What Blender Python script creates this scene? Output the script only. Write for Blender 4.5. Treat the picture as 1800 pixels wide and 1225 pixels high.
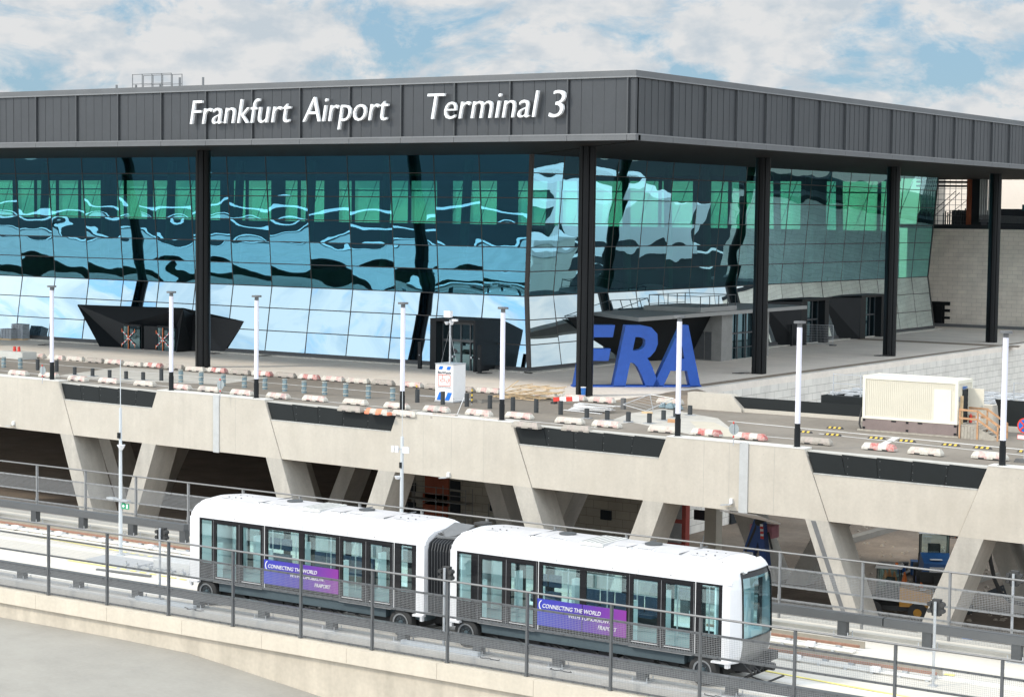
import bpy, math, random
from mathutils import Vector, Matrix
random.seed(7)
S = bpy.context.scene
for _o in list(bpy.data.objects): bpy.data.objects.remove(_o)
RAD = math.radians
# ------------------------------------------------------------------ camera
CZ = 24.0
F_PX, PITCH, ROLL, HEAD = 3464.4, 3.895, -0.715, 34.03
h, p, r = RAD(HEAD), RAD(PITCH), RAD(ROLL)
FW = Vector((-math.sin(h)*math.cos(p), math.cos(h)*math.cos(p), -math.sin(p)))
_R = Vector((math.cos(h), math.sin(h), 0)); _U = _R.cross(FW)
RT = _R*math.cos(r) - _U*math.sin(r); UP = _R*math.sin(r) + _U*math.cos(r)
cd = bpy.data.cameras.new('camera'); cam = bpy.data.objects.new('camera', cd)
S.collection.objects.link(cam)
cd.sensor_width = 36; cd.lens = F_PX/1800*36; cd.clip_start = 0.5; cd.clip_end = 3000
cam.matrix_world = Matrix(((RT.x, UP.x, -FW.x, 0), (RT.y, UP.y, -FW.y, 0), (RT.z, UP.z, -FW.z, CZ), (0, 0, 0, 1)))
S.camera = cam
# ------------------------------------------------------------------ world: blue sky behind broken cloud
SUN_EL, SUN_AZ = RAD(40), Vector((-0.60, -0.80, 0)).normalized()   # horizontal direction towards the sun
w = bpy.data.worlds.new('World'); S.world = w; w.use_nodes = True
nt = w.node_tree; N = nt.nodes; L = nt.links; N.clear()
sky = N.new('ShaderNodeTexSky'); sky.sky_type = 'NISHITA'; sky.sun_disc = False
sky.sun_elevation = SUN_EL; sky.sun_rotation = math.atan2(SUN_AZ.x, SUN_AZ.y); sky.air_density = 1.3; sky.dust_density = .4; sky.ozone_density = 3
bg = N.new('ShaderNodeBackground'); bg.inputs[1].default_value = 1.0
tn = N.new('ShaderNodeVectorMath'); tn.operation = 'MULTIPLY'; L.new(sky.outputs[0], tn.inputs[0]); tn.inputs[1].default_value = (.66, .80, 1.08); sc_ = N.new('ShaderNodeVectorMath'); sc_.operation = 'SCALE'; sc_.inputs['Scale'].default_value = .085; L.new(tn.outputs[0], sc_.inputs[0]); mb_ = N.new('ShaderNodeMix'); mb_.data_type = 'RGBA'; mb_.inputs[0].default_value = .7; L.new(sc_.outputs[0], mb_.inputs[6]); mb_.inputs[7].default_value = (.27, .43, .55, 1); L.new(mb_.outputs[2], bg.inputs[0])
tc = N.new('ShaderNodeTexCoord')
mp = N.new('ShaderNodeMapping'); mp.inputs['Scale'].default_value = (1, 1, 1.9); mp.inputs['Location'].default_value = (.9, 2.9, 1.7)
L.new(tc.outputs['Generated'], mp.inputs[0])
n1 = N.new('ShaderNodeTexNoise'); n1.inputs['Scale'].default_value = 15; n1.inputs['Detail'].default_value = 12; n1.inputs['Roughness'].default_value = .62
n1.inputs['Distortion'].default_value = .35
L.new(mp.outputs[0], n1.inputs['Vector'])
rp = N.new('ShaderNodeValToRGB'); rp.color_ramp.elements[0].position = .375; rp.color_ramp.elements[1].position = .485
L.new(n1.outputs[0], rp.inputs[0])
n2 = N.new('ShaderNodeTexNoise'); n2.inputs['Scale'].default_value = 38; n2.inputs['Detail'].default_value = 7; n2.inputs['Roughness'].default_value = .55
L.new(mp.outputs[0], n2.inputs['Vector'])
rc = N.new('ShaderNodeValToRGB'); e = rc.color_ramp.elements
e[0].position = .36; e[0].color = (.59, .66, .72, 1); e[1].position = .56; e[1].color = (.80, .81, .815, 1)
L.new(n2.outputs[0], rc.inputs[0])
bg2 = N.new('ShaderNodeBackground'); bg2.inputs[1].default_value = 0.95
# sky brightened outside the view, to front and right, filling the under-roof shade
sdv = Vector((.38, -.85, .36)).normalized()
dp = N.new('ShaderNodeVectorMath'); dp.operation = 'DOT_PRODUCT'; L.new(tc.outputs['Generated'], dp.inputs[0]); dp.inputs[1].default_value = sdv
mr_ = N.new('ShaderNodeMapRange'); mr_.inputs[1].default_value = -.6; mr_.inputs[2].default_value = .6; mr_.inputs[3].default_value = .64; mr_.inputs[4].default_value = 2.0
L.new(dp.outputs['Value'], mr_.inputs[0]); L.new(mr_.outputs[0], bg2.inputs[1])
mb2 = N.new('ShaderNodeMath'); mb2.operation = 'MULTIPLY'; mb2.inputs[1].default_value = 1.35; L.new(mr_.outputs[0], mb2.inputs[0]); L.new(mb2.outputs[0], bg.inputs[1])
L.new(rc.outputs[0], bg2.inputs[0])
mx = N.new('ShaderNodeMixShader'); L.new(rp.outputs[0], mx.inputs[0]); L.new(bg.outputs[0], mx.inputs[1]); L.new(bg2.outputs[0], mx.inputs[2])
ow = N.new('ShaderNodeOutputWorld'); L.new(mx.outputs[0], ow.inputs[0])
# ------------------------------------------------------------------ sun through thin cloud
sl = bpy.data.lights.new('sun', 'SUN'); sun = bpy.data.objects.new('sun', sl); S.collection.objects.link(sun)
sl.energy = 1.6; sl.angle = RAD(7); sl.color = (1, .91, .77)
sd = Vector((SUN_AZ.x*math.cos(SUN_EL), SUN_AZ.y*math.cos(SUN_EL), math.sin(SUN_EL)))
sun.rotation_euler = sd.to_track_quat('Z', 'Y').to_euler(); sun.location = (-60, 0, 90)
S.view_settings.view_transform = 'Standard'; S.view_settings.look = 'None'; S.view_settings.exposure = 0.57; S.view_settings.gamma = 1
S.render.engine = 'CYCLES'; S.cycles.max_bounces = 8; S.cycles.transparent_max_bounces = 24; S.cycles.glossy_bounces = 4
# ------------------------------------------------------------------ pixel -> world helpers
def ray(px, py): return FW + RT*((px-900)/F_PX) - UP*((py-612.5)/F_PX)
def at(px, py, z=11.0):
    d = ray(px, py); t = (z-CZ)/d.z; return Vector((d.x*t, d.y*t, z))
def aty(px, py, y):
    d = ray(px, py); t = y/d.y; return Vector((d.x*t, y, CZ+d.z*t))
def atx(px, py, x):
    d = ray(px, py); t = x/d.x; return Vector((x, d.y*t, CZ+d.z*t))
# ------------------------------------------------------------------ materials
MATS = {}
def mat(name, col, rough=.7, var=.12, scale=1.5, metal=0, bump=0, bscale=20, streak=0, spec=.5, dirt=None, dirt_amt=.5, fine=True):
    if name in MATS: return MATS[name]
    m = bpy.data.materials.new(name); m.use_nodes = True; t = m.node_tree; n = t.nodes; l = t.links
    b = n['Principled BSDF']; b.inputs['Roughness'].default_value = rough; b.inputs['Metallic'].default_value = metal
    b.inputs['Specular IOR Level'].default_value = spec
    c = n.new('ShaderNodeTexCoord'); src = c.outputs['Object']
    no = n.new('ShaderNodeTexNoise'); no.inputs['Scale'].default_value = scale; no.inputs['Detail'].default_value = 8; no.inputs['Roughness'].default_value = .65
    l.new(src, no.inputs['Vector'])
    mr = n.new('ShaderNodeMapRange'); mr.inputs[1].default_value = .3; mr.inputs[2].default_value = .7; mr.inputs[3].default_value = 1-var; mr.inputs[4].default_value = 1+var
    l.new(no.outputs[0], mr.inputs[0]); fac = mr.outputs[0]
    if fine:
        nf = n.new('ShaderNodeTexNoise'); nf.inputs['Scale'].default_value = scale*14; nf.inputs['Detail'].default_value = 3
        l.new(src, nf.inputs['Vector'])
        m2 = n.new('ShaderNodeMapRange'); m2.inputs[1].default_value = .3; m2.inputs[2].default_value = .7; m2.inputs[3].default_value = 1-var*.5; m2.inputs[4].default_value = 1+var*.5
        l.new(nf.outputs[0], m2.inputs[0])
        mu = n.new('ShaderNodeMath'); mu.operation = 'MULTIPLY'; l.new(fac, mu.inputs[0]); l.new(m2.outputs[0], mu.inputs[1]); fac = mu.outputs[0]
    if streak:
        ms = n.new('ShaderNodeMapping'); ms.inputs['Scale'].default_value = (1.1, 1.1, .10); l.new(src, ms.inputs[0])
        ns = n.new('ShaderNodeTexNoise'); ns.inputs['Scale'].default_value = 1.6; ns.inputs['Detail'].default_value = 5; l.new(ms.outputs[0], ns.inputs['Vector'])
        m3 = n.new('ShaderNodeMapRange'); m3.inputs[1].default_value = .35; m3.inputs[2].default_value = .7; m3.inputs[3].default_value = 1+streak*.4; m3.inputs[4].default_value = 1-streak
        l.new(ns.outputs[0], m3.inputs[0])
        mu = n.new('ShaderNodeMath'); mu.operation = 'MULTIPLY'; l.new(fac, mu.inputs[0]); l.new(m3.outputs[0], mu.inputs[1]); fac = mu.outputs[0]
    vm = n.new('ShaderNodeVectorMath'); vm.operation = 'SCALE'; vm.inputs[0].default_value = col[:3]; l.new(fac, vm.inputs['Scale'])
    out = vm.outputs[0]
    if dirt:
        nd = n.new('ShaderNodeTexNoise'); nd.inputs['Scale'].default_value = scale*.45; nd.inputs['Detail'].default_value = 9; nd.inputs['Roughness'].default_value = .7
        l.new(src, nd.inputs['Vector'])
        rr = n.new('ShaderNodeMapRange'); rr.inputs[1].default_value = .48; rr.inputs[2].default_value = .72; rr.inputs[3].default_value = 0; rr.inputs[4].default_value = dirt_amt
        l.new(nd.outputs[0], rr.inputs[0])
        mi = n.new('ShaderNodeMix'); mi.data_type = 'RGBA'; l.new(rr.outputs[0], mi.inputs[0]); l.new(out, mi.inputs[6]); mi.inputs[7].default_value = (*dirt, 1); out = mi.outputs[2]
    l.new(out, b.inputs['Base Color'])
    if bump:
        nb = n.new('ShaderNodeTexNoise'); nb.inputs['Scale'].default_value = bscale; nb.inputs['Detail'].default_value = 4; l.new(src, nb.inputs['Vector'])
        bu = n.new('ShaderNodeBump'); bu.inputs['Strength'].default_value = bump; bu.inputs['Distance'].default_value = .02
        l.new(nb.outputs[0], bu.inputs['Height']); l.new(bu.outputs[0], b.inputs['Normal'])
    m['_bsdf'] = 1; MATS[name] = m; return m
def hexc(s):
    v = [int(s[i:i+2], 16)/255 for i in (0, 2, 4)]; return tuple((c/12.92 if c <= .04045 else ((c+.055)/1.055)**2.4) for c in v)
CONC = mat('pale_concrete', (.50, .462, .40), .85, .07, .45, bump=.2, bscale=6, streak=.05, dirt=(.42, .38, .32), dirt_amt=.5)
CONC2 = mat('leg_concrete', (.43, .405, .36), .85, .10, .5, bump=.15, bscale=6, streak=.12)
VDECK = mat('viaduct_concrete', (.60, .565, .50), .85, .05, .4, bump=.1, bscale=5, dirt=(.45, .43, .39), dirt_amt=.45)
COPE = mat('coping_concrete', (.57, .51, .42), .85, .07, .6, bump=.2, bscale=8, streak=.06, dirt=(.44, .40, .33), dirt_amt=.4)
WALLC = mat('wall_concrete', (.50, .445, .365), .9, .1, .5, bump=.2, bscale=5, streak=.14)
ASPH = mat('worn_asphalt', (.20, .176, .147), .9, .14, .25, bump=.3, bscale=12, dirt=(.27, .25, .225), dirt_amt=.6)
PATCH = mat('light_screed', (.46, .44, .40), .9, .12, .8, bump=.2, bscale=10, dirt=(.30, .28, .25), dirt_amt=.4)
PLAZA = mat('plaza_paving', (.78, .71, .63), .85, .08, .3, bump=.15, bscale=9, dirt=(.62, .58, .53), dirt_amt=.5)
BROWN = mat('brown_gravel_strip', (.27, .22, .17), .95, .2, 2, bump=.4, bscale=30)
GRAVEL = mat('brown_gravel', (.19, .15, .115), .95, .25, .35, bump=.6, bscale=8, dirt=(.28, .24, .20), dirt_amt=.6)
APRON = mat('smooth_apron', (.295, .28, .25), .8, .07, .5, bump=.15, bscale=9, dirt=(.345, .33, .295), dirt_amt=.9)
BLACK = mat('black_cladding', (.007, .009, .011), .5, .15, .8, spec=.3)
SOFFIT = mat('soffit_black', (.02, .02, .02), .6, .1, 1, spec=.2)
PANEL = mat('black_panel', (.010, .013, .014), .55, .12, .6, spec=.3)
ZINC = mat('zinc_cladding', (.060, .064, .069), .42, .07, .5, metal=.35, bump=.05, bscale=3)
ZTRIM = mat('zinc_trim', (.21, .215, .22), .45, .06, .5, metal=.35)
COLM = mat('column_black', (.005, .006, .007), .4, .1, 1, spec=.25)
STEEL = mat('galvanised_steel', (.50, .52, .54), .45, .1, 4, metal=.5)
DSTEEL = mat('dark_grey_steel', (.075, .08, .085), .5, .1, 3, metal=.2)
MSTEEL = mat('mid_grey_steel', (.16, .165, .17), .5, .1, 3, metal=.2)
WHITE = mat('white_paint', (.72, .72, .735), .28, .02, 1)
LAMPW = mat('lavender_white_tube', (.74, .74, .84), .35, .02, 1)
WHITE2 = mat('white_matt', (.78, .78, .78), .6, .04, 2)
RED = mat('red_paint', (.62, .05, .035), .5, .1, 3)
ORNG = mat('orange_plastic', (.85, .22, .05), .5, .1, 3)
YELL = mat('yellow_paint', (.58, .40, .05), .6, .1, 3)
ROADY = mat('yellow_line', (.80, .70, .22), .8, .15, 3)
LINEW = mat('white_line', (.60, .59, .57), .8, .2, 1.5)
BLUE = mat('blue_letter', (.015, .085, .40), .45, .1, 1.2)
BLUEP = mat('blue_paint', (.02, .13, .42), .4, .1, 2)
WOOD = mat('weathered_wood', (.36, .33, .28), .85, .2, 4)
WOODO = mat('new_timber', (.60, .44, .26), .8, .2, 3)
WOODR = mat('reddish_timber', (.46, .26, .14), .8, .2, 3)
CREAM = mat('cream_container', (.64, .60, .50), .5, .04, .8, dirt=(.6, .55, .44), dirt_amt=.3)
MAUVE = mat('brown_base', (.20, .155, .145), .6, .12, 1.2)
RUBBER = mat('rubber', (.04, .04, .04), .8, .1, 5)
TARP = mat('blue_grey_wrap', (.18, .25, .28), .7, .2, 6, bump=.8, bscale=14)
SHEET = mat('plastic_sheet', (.62, .62, .62), .5, .12, 4, bump=.8, bscale=8)
SEAT = mat('seat_blue', (.03, .06, .11), .7, .1, 5)
INTW = mat('interior_white', (.74, .79, .78), .5, .03, 2)
INTF = mat('interior_floor', (.28, .33, .34), .5, .05, 2)
CHASS = mat('chassis_slate', (.075, .105, .12), .5, .08, 2)
RAILB = mat('rust_rail', (.30, .16, .11), .7, .2, 6)
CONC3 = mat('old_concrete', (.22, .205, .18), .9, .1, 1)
DARKIN = mat('interior_dark', (.012, .016, .02), .8, .1, 1)
GREY = mat('grey_block_panel', (.24, .24, .23), .8, .1, 1.5)
def flat(name, col, rough=.5):
    return mat(name, col, rough, .03, 2, fine=False)
def nodes_of(m): return m.node_tree.nodes, m.node_tree.links
def blocks(name, c1, c2, mortar, bw, bh, axis='X'):
    m = bpy.data.materials.new(name); m.use_nodes = True; n, l = nodes_of(m); b = n['Principled BSDF']; b.inputs['Roughness'].default_value = .9
    c = n.new('ShaderNodeTexCoord'); s = n.new('ShaderNodeSeparateXYZ'); l.new(c.outputs['Object'], s.inputs[0])
    k = n.new('ShaderNodeCombineXYZ'); l.new(s.outputs[0 if axis == 'X' else 1], k.inputs[0]); l.new(s.outputs[2], k.inputs[1])
    br = n.new('ShaderNodeTexBrick'); br.inputs['Color1'].default_value = (*c1, 1); br.inputs['Color2'].default_value = (*c2, 1); br.inputs['Mortar'].default_value = (*mortar, 1)
    br.inputs['Scale'].default_value = 1; br.inputs['Brick Width'].default_value = bw; br.inputs['Row Height'].default_value = bh; br.inputs['Mortar Size'].default_value = .02; br.inputs['Bias'].default_value = 0
    l.new(k.outputs[0], br.inputs['Vector'])
    no = n.new('ShaderNodeTexNoise'); no.inputs['Scale'].default_value = .6; no.inputs['Detail'].default_value = 6; l.new(c.outputs['Object'], no.inputs['Vector'])
    mr = n.new('ShaderNodeMapRange'); mr.inputs[1].default_value = .3; mr.inputs[2].default_value = .7; mr.inputs[3].default_value = .88; mr.inputs[4].default_value = 1.1; l.new(no.outputs[0], mr.inputs[0])
    vm = n.new('ShaderNodeVectorMath'); vm.operation = 'SCALE'; l.new(br.outputs[0], vm.inputs[0]); l.new(mr.outputs[0], vm.inputs['Scale']); l.new(vm.outputs[0], b.inputs['Base Color'])
    return m
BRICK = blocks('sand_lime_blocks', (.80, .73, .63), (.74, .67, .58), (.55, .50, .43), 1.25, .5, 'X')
BRICKY = blocks('white_facing_blocks', (.74, .71, .65), (.68, .65, .60), (.36, .34, .30), 1.6, .62, 'Y')
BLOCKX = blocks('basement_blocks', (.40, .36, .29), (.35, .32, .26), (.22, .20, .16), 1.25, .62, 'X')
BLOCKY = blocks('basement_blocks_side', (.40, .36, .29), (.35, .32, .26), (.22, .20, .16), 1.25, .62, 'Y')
def glass(name, refl, trans, rough=0, wav=0, wscale=.35, wdist=.05, refl2=None):
    m = bpy.data.materials.new(name); m.use_nodes = True; n, l = nodes_of(m); n.clear()
    g = n.new('ShaderNodeBsdfGlossy'); g.inputs['Color'].default_value = (*refl, 1); g.inputs['Roughness'].default_value = rough
    if refl2:      # coated glass mirrors more at a flat angle
        lw = n.new('ShaderNodeLayerWeight'); lw.inputs['Blend'].default_value = .5
        r1 = n.new('ShaderNodeMapRange'); r1.inputs[1].default_value = .28; r1.inputs[2].default_value = .52; l.new(lw.outputs['Facing'], r1.inputs[0])
        mi = n.new('ShaderNodeMix'); mi.data_type = 'RGBA'; l.new(r1.outputs[0], mi.inputs[0]); mi.inputs[6].default_value = (*refl, 1); mi.inputs[7].default_value = (*refl2, 1); l.new(mi.outputs[2], g.inputs['Color'])
    t = n.new('ShaderNodeBsdfTransparent'); t.inputs['Color'].default_value = (*trans, 1)
    a = n.new('ShaderNodeAddShader'); l.new(g.outputs[0], a.inputs[0]); l.new(t.outputs[0], a.inputs[1])
    o = n.new('ShaderNodeOutputMaterial'); l.new(a.outputs[0], o.inputs[0])
    if wav:
        c = n.new('ShaderNodeTexCoord'); mp = n.new('ShaderNodeMapping'); mp.inputs['Scale'].default_value = (1, 1, 1.35); l.new(c.outputs['Object'], mp.inputs[0])
        no = n.new('ShaderNodeTexNoise'); no.inputs['Scale'].default_value = wscale; no.inputs['Detail'].default_value = 1.2; no.inputs['Roughness'].default_value = .4; l.new(mp.outputs[0], no.inputs['Vector'])
        bu = n.new('ShaderNodeBump'); bu.inputs['Strength'].default_value = wav; bu.inputs['Distance'].default_value = wdist; l.new(no.outputs[0], bu.inputs['Height']); l.new(bu.outputs[0], g.inputs['Normal'])
    return m
GUP = glass('upper_blue_glass', (.14, .42, .60), (.14, .52, .38), 0, .16, .28, .10, refl2=(.23, .42, .50))
GLO = glass('lower_mirror_glass', (.28, .39, .46), (.03, .06, .06), 0, .06, .3, .05, refl2=(.80, .93, .97))
GGRN = glass('green_far_glass', (.03, .06, .05), (.62, .76, .70))
GTRN = glass('train_glass', (.08, .09, .09), (.78, .88, .89))
GDOOR = glass('dark_door_glass', (.16, .26, .30), (.05, .09, .10))
# ------------------------------------------------------------------ mesh builder
class MB:
    def __init__(s): s.v = []; s.f = []; s.m = []; s.sm = False
    def add(s, vs, fs, mi=0):
        o = len(s.v); s.v += [tuple(v) for v in vs]; s.f += [tuple(o+i for i in f) for f in fs]; s.m += [mi]*len(fs); return s
    def box(s, x0, x1, y0, y1, z0, z1, mi=0):
        v = [(x0, y0, z0), (x1, y0, z0), (x1, y1, z0), (x0, y1, z0), (x0, y0, z1), (x1, y0, z1), (x1, y1, z1), (x0, y1, z1)]
        return s.add(v, [(0, 3, 2, 1), (4, 5, 6, 7), (0, 1, 5, 4), (1, 2, 6, 5), (2, 3, 7, 6), (3, 0, 4, 7)], mi)
    def hexa(s, b, t, mi=0):          # bottom 4 points, top 4 points
        return s.add(list(b)+list(t), [(0, 3, 2, 1), (4, 5, 6, 7), (0, 1, 5, 4), (1, 2, 6, 5), (2, 3, 7, 6), (3, 0, 4, 7)], mi)
    def bar(s, a, b, w, hh, mi=0):     # box beam from a to b, width w (horizontal), height hh
        a = Vector(a); b = Vector(b); d = (b-a).normalized()
        up = Vector((0, 0, 1)) if abs(d.z) < .95 else Vector((0, 1, 0))
        sx = d.cross(up).normalized()*(w/2); u = sx.cross(d).normalized()*(hh/2)
        return s.hexa([a-sx-u, a+sx-u, b+sx-u, b-sx-u], [a-sx+u, a+sx+u, b+sx+u, b-sx+u], mi)
    def cyl(s, a, b, r0, r1=None, n=10, mi=0, cap=True):
        r1 = r0 if r1 is None else r1; a = Vector(a); b = Vector(b); d = (b-a).normalized()
        q = d.cross(Vector((0, 0, 1)) if abs(d.z) < .9 else Vector((1, 0, 0))).normalized(); k = d.cross(q)
        vs = []
        for i in range(n):
            c = q*math.cos(2*math.pi*i/n)+k*math.sin(2*math.pi*i/n); vs += [a+c*r0, b+c*r1]
        fs = [(2*i, 2*i+1, (2*i+3) % (2*n), (2*i+2) % (2*n)) for i in range(n)]
        if cap: fs += [tuple(2*i for i in range(n)), tuple(2*i+1 for i in reversed(range(n)))]
        return s.add(vs, fs, mi)
    def prism(s, poly, d, mi=0):       # polygon of 3-D points extruded by vector d
        n = len(poly); P = [Vector(q) for q in poly]; d = Vector(d)
        return s.add(P+[q+d for q in P], [tuple(reversed(range(n))), tuple(range(n, 2*n))]+[(i, (i+1) % n, n+(i+1) % n, n+i) for i in range(n)], mi)
    def poly(s, pts, mi=0): return s.add(pts, [tuple(range(len(pts)))], mi)
    def tube(s, pts, r, n=6, mi=0):
        for a, b in zip(pts, pts[1:]): s.cyl(a, b, r, n=n, mi=mi)
        return s
    def build(s, name, m, parent=None, smooth=False, loc=None):
        off = Vector((0, 0, 0)) if loc is None else Vector(loc); q = parent
        while q is not None: off = off+q.location; q = q.parent
        me = bpy.data.meshes.new(name); me.from_pydata([(a-off.x, b-off.y, c-off.z) for a, b, c in s.v], [], s.f)
        for x in (m if isinstance(m, (list, tuple)) else [m]): me.materials.append(x)
        me.polygons.foreach_set('material_index', s.m)
        if smooth: me.polygons.foreach_set('use_smooth', [True]*len(s.f))
        me.update()
        o = bpy.data.objects.new(name, me); S.collection.objects.link(o)
        if parent: o.parent = parent
        if loc is not None: o.location = loc
        if smooth:
            try:
                me.set_sharp_from_angle(angle=RAD(40))
            except Exception: pass
        return o
def tag(o, label, cat=None, group=None, kind=None):
    o['label'] = label
    if cat: o['category'] = cat
    if group: o['group'] = group
    if kind: o['kind'] = kind
    return o
def thing(name, loc, label, cat, group=None, rz=0):
    o = bpy.data.objects.new(name, None); S.collection.objects.link(o); o.location = loc; o.rotation_euler[2] = rz; o.empty_display_size = .3
    return tag(o, label, cat, group)
def struct(name, mb, m, label):
    o = mb.build(name, m); o['kind'] = 'structure'; o['label'] = label; o['category'] = name.replace('_', ' '); return o
def copy_tree(o, parent=None):
    c = o.copy(); S.collection.objects.link(c); c.parent = parent
    for ch in list(o.children): copy_tree(ch, c)
    return c
ORD = ['first', 'second', 'third', 'fourth', 'fifth', 'sixth', 'seventh', 'eighth', 'ninth', 'tenth', 'eleventh', 'twelfth', 'thirteenth', 'fourteenth', 'fifteenth', 'sixteenth', 'seventeenth', 'eighteenth', 'nineteenth', 'twentieth', 'twenty-first', 'twenty-second', 'twenty-third', 'twenty-fourth', 'twenty-fifth', 'twenty-sixth', 'twenty-seventh', 'twenty-eighth']
_fc = {}
def text_geo(txt, offset=0.0, spacing=1.0):
    cu = bpy.data.curves.new('t', 'FONT'); cu.body = txt; cu.size = 1; cu.offset = offset; cu.extrude = .5; cu.resolution_u = 3; cu.space_character = spacing
    ob = bpy.data.objects.new('t', cu); S.collection.objects.link(ob)
    dg = bpy.context.evaluated_depsgraph_get(); me = bpy.data.meshes.new_from_object(ob.evaluated_get(dg))
    v = [tuple(q.co) for q in me.vertices]; f = [tuple(q.vertices) for q in me.polygons]
    bpy.data.objects.remove(ob); bpy.data.curves.remove(cu); bpy.data.meshes.remove(me); return v, f
def text(mb, txt, org, xd, width, cap, depth, shear=.2, offset=.012, mi=0, zd=(0, 0, 1)):
    if 'H' not in _fc:
        hv, _ = text_geo('H'); _fc['H'] = max(q[1] for q in hv)-min(q[1] for q in hv)
    v, f = text_geo(txt, offset); s = cap/_fc['H']
    v = [(x+shear*y, y, z) for x, y, z in v]; x0 = min(q[0] for q in v); x1 = max(q[0] for q in v)
    xd = Vector(xd).normalized(); zd = Vector(zd); nd = xd.cross(zd); org = Vector(org); sx = width/(x1-x0)
    mb.add([org + xd*((x-x0)*sx) + zd*(y*s) + nd*((z+.5)*depth) for x, y, z in v], f, mi)
    return mb
# ================================================================== GROUND, ROAD, PLAZA
def ye(x): return 97.86-.044*x            # front edge line of the raised road
RX0, RX1 = -330, -18
struct('ground', MB().poly([(-900, -300, 0), (500, -300, 0), (500, 1200, 0), (-900, 1200, 0)]), GRAVEL, 'brown gravel ground of the building site under the raised road')
struct('road', MB().hexa([(RX0, ye(RX0)+.3, 10.6), (RX1, ye(RX1)+.3, 10.6), (RX1, 118, 10.6), (RX0, 118, 10.6)], [(RX0, ye(RX0)+.3, 11), (RX1, ye(RX1)+.3, 11), (RX1, 118, 11), (RX0, 118, 11)]), ASPH, 'worn grey asphalt of the raised road in front of the terminal')
struct('plaza', MB().prism([(-190, 118.002, 10.5), (-71.5, 118.002, 10.5), (-71.5, 229, 10.5), (-190, 229, 10.5)], (0, 0, .5)), PLAZA, 'grey paved forecourt below the terminal roof')
# foreground apron beside the viaduct wall, then unseen pale and dark ground added for the glass reflections
def gsheet(name, v, f, m_, label): struct(name, MB().add(v, f), m_, label)
_ap = [(-140, 8.87), (-50, 8.87), (-46.6, 8.81), (-44.8, 8.63), (-43, 8.43), (-40.5, 8.15), (-10, 4.6)]
gsheet('apron', [(x, 36, z) for x, z in _ap]+[(x, 49.33, z) for x, z in _ap], [(k, k+1, k+8, k+7) for k in range(6)], APRON, 'smooth pale grey apron sloping away beside the viaduct wall')
gsheet('front_reflected_ground', [(-500, -400, .1), (300, -400, .1), (300, 35.9, .1), (-500, 35.9, .1)], [(0, 1, 2, 3)], mat('reflected_dark', (.025, .027, .03), 1, .15, .1, spec=.05), 'added dark ground in front of the viaduct, out of view below the viewpoint')  # added out of view, kept dark so the upper glass mirrors dark
gsheet('pale_reflected_ground', [(-400, 62.5, .06), (-62, 62.5, .06), (-62, 98, .06), (-400, 98, .06)], [(0, 1, 2, 3)], mat('pale_road', (.42, .41, .39), .9, .12, .3), 'added pale ground between viaduct and raised road, seen only mirrored in the glass')  # unseen, added pale so the glass mirrors a lighter band
gsheet('pale_reflected_ground', [(-500, 98, .06), (-141, 98, .06), (-141, 118, .06), (-500, 118, .06)], [(0, 1, 2, 3)], mat('pale_road', (.42, .41, .39)), 'added pale ground under the raised road at far left, seen only mirrored in the glass')
gsheet('apron_pad', [(-400, 36, 3), (-141, 36, 3), (-141, 61, 3), (-400, 61, 3)], [(0, 1, 2, 3)], mat('pale_road', (.42, .41, .39)), 'pale concrete pad left of the apron')
# light screed patches, brown strips and lane lines, each a thin sheet
def sheet(name, pts, m, label, z=11.004, k=0):
    mb = MB(); P = [at(x, y, z) for x, y in pts]; mb.prism(P if (P[1]-P[0]).cross(P[2]-P[1]).z > 0 else P[::-1], (0, 0, .004))
    o = mb.build(name, m); o['kind'] = 'structure'; o['label'] = label; o['category'] = name.replace('_', ' '); return o
sheet('screed', [(104, 660), (213, 645), (470, 664), (385, 676), (275, 671), (240, 672)], PATCH, 'light screed patch behind the short bollards at left')
sheet('screed', [(1040, 752), (1105, 727), (1165, 718), (1262, 735), (1300, 765), (1235, 768), (1110, 742)], PATCH, 'light screed patch round the short bollards right of centre')
sheet('screed', [(1213, 740), (1255, 742), (1310, 768), (1240, 768)], mat('cream_screed', (.50, .46, .38), .9, .08, 1), 'cream screed wedge near the concrete end wall', 11.01)
for i, (a, b, wd) in enumerate([((0, 633), (700, 692), .12), ((0, 651), (640, 712), .10), ((640, 712), (1050, 752), .10), ((1280, 740), (1800, 790), .14), ((1440, 762), (1800, 800), .10), ((0, 657), (190, 676), .06), ((1540, 787), (1575, 769), .22), ((1290, 762), (1440, 775), .1)]):
    A = at(*a, 11.008); B = at(*b, 11.008); d = (B-A).normalized(); q = Vector((-d.y, d.x, 0))*wd
    o = MB().prism([A-q, B-q, B+q, A+q], (0, 0, .003)).build('lane_line', LINEW); o['kind'] = 'structure'; o['label'] = 'faded white lane line on the asphalt'; o['category'] = 'lane line'
sheet('gravel_strip', [(1222, 682), (1245, 690), (1235, 694), (1160, 706), (1120, 706), (1170, 690)], BROWN, 'brown gravel patch at the plaza corner')
o = MB().prism([(-73.3, 131, 11.004), (-71.52, 131, 11.004), (-71.52, 228, 11.004), (-72.6, 228, 11.004)], (0, 0, .01)).build('gravel_strip', BROWN); o['kind'] = 'structure'; o['label'] = 'brown gravel strip along the plaza edge'; o['category'] = 'gravel strip'
o = MB().prism([at(1500, 594, 11.006), at(1510, 597, 11.006), at(1790, 611, 11.006), at(1795, 608, 11.006)], (0, 0, .006)).build('gravel_strip', BROWN); o['kind'] = 'structure'; o['label'] = 'brown strip crossing the plaza behind the columns'; o['category'] = 'gravel strip'
# ================================================================== TERMINAL
T = thing('terminal_building', (-110, 170, 11), 'long glass terminal with leaning panes under a dark zinc clad roof on black columns', 'airport terminal')
FX, FY, ZS, ZT, ZM = -65.65, 111.2, 28.9, 33.44, 32.96   # fascia corner, soffit, top
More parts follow.
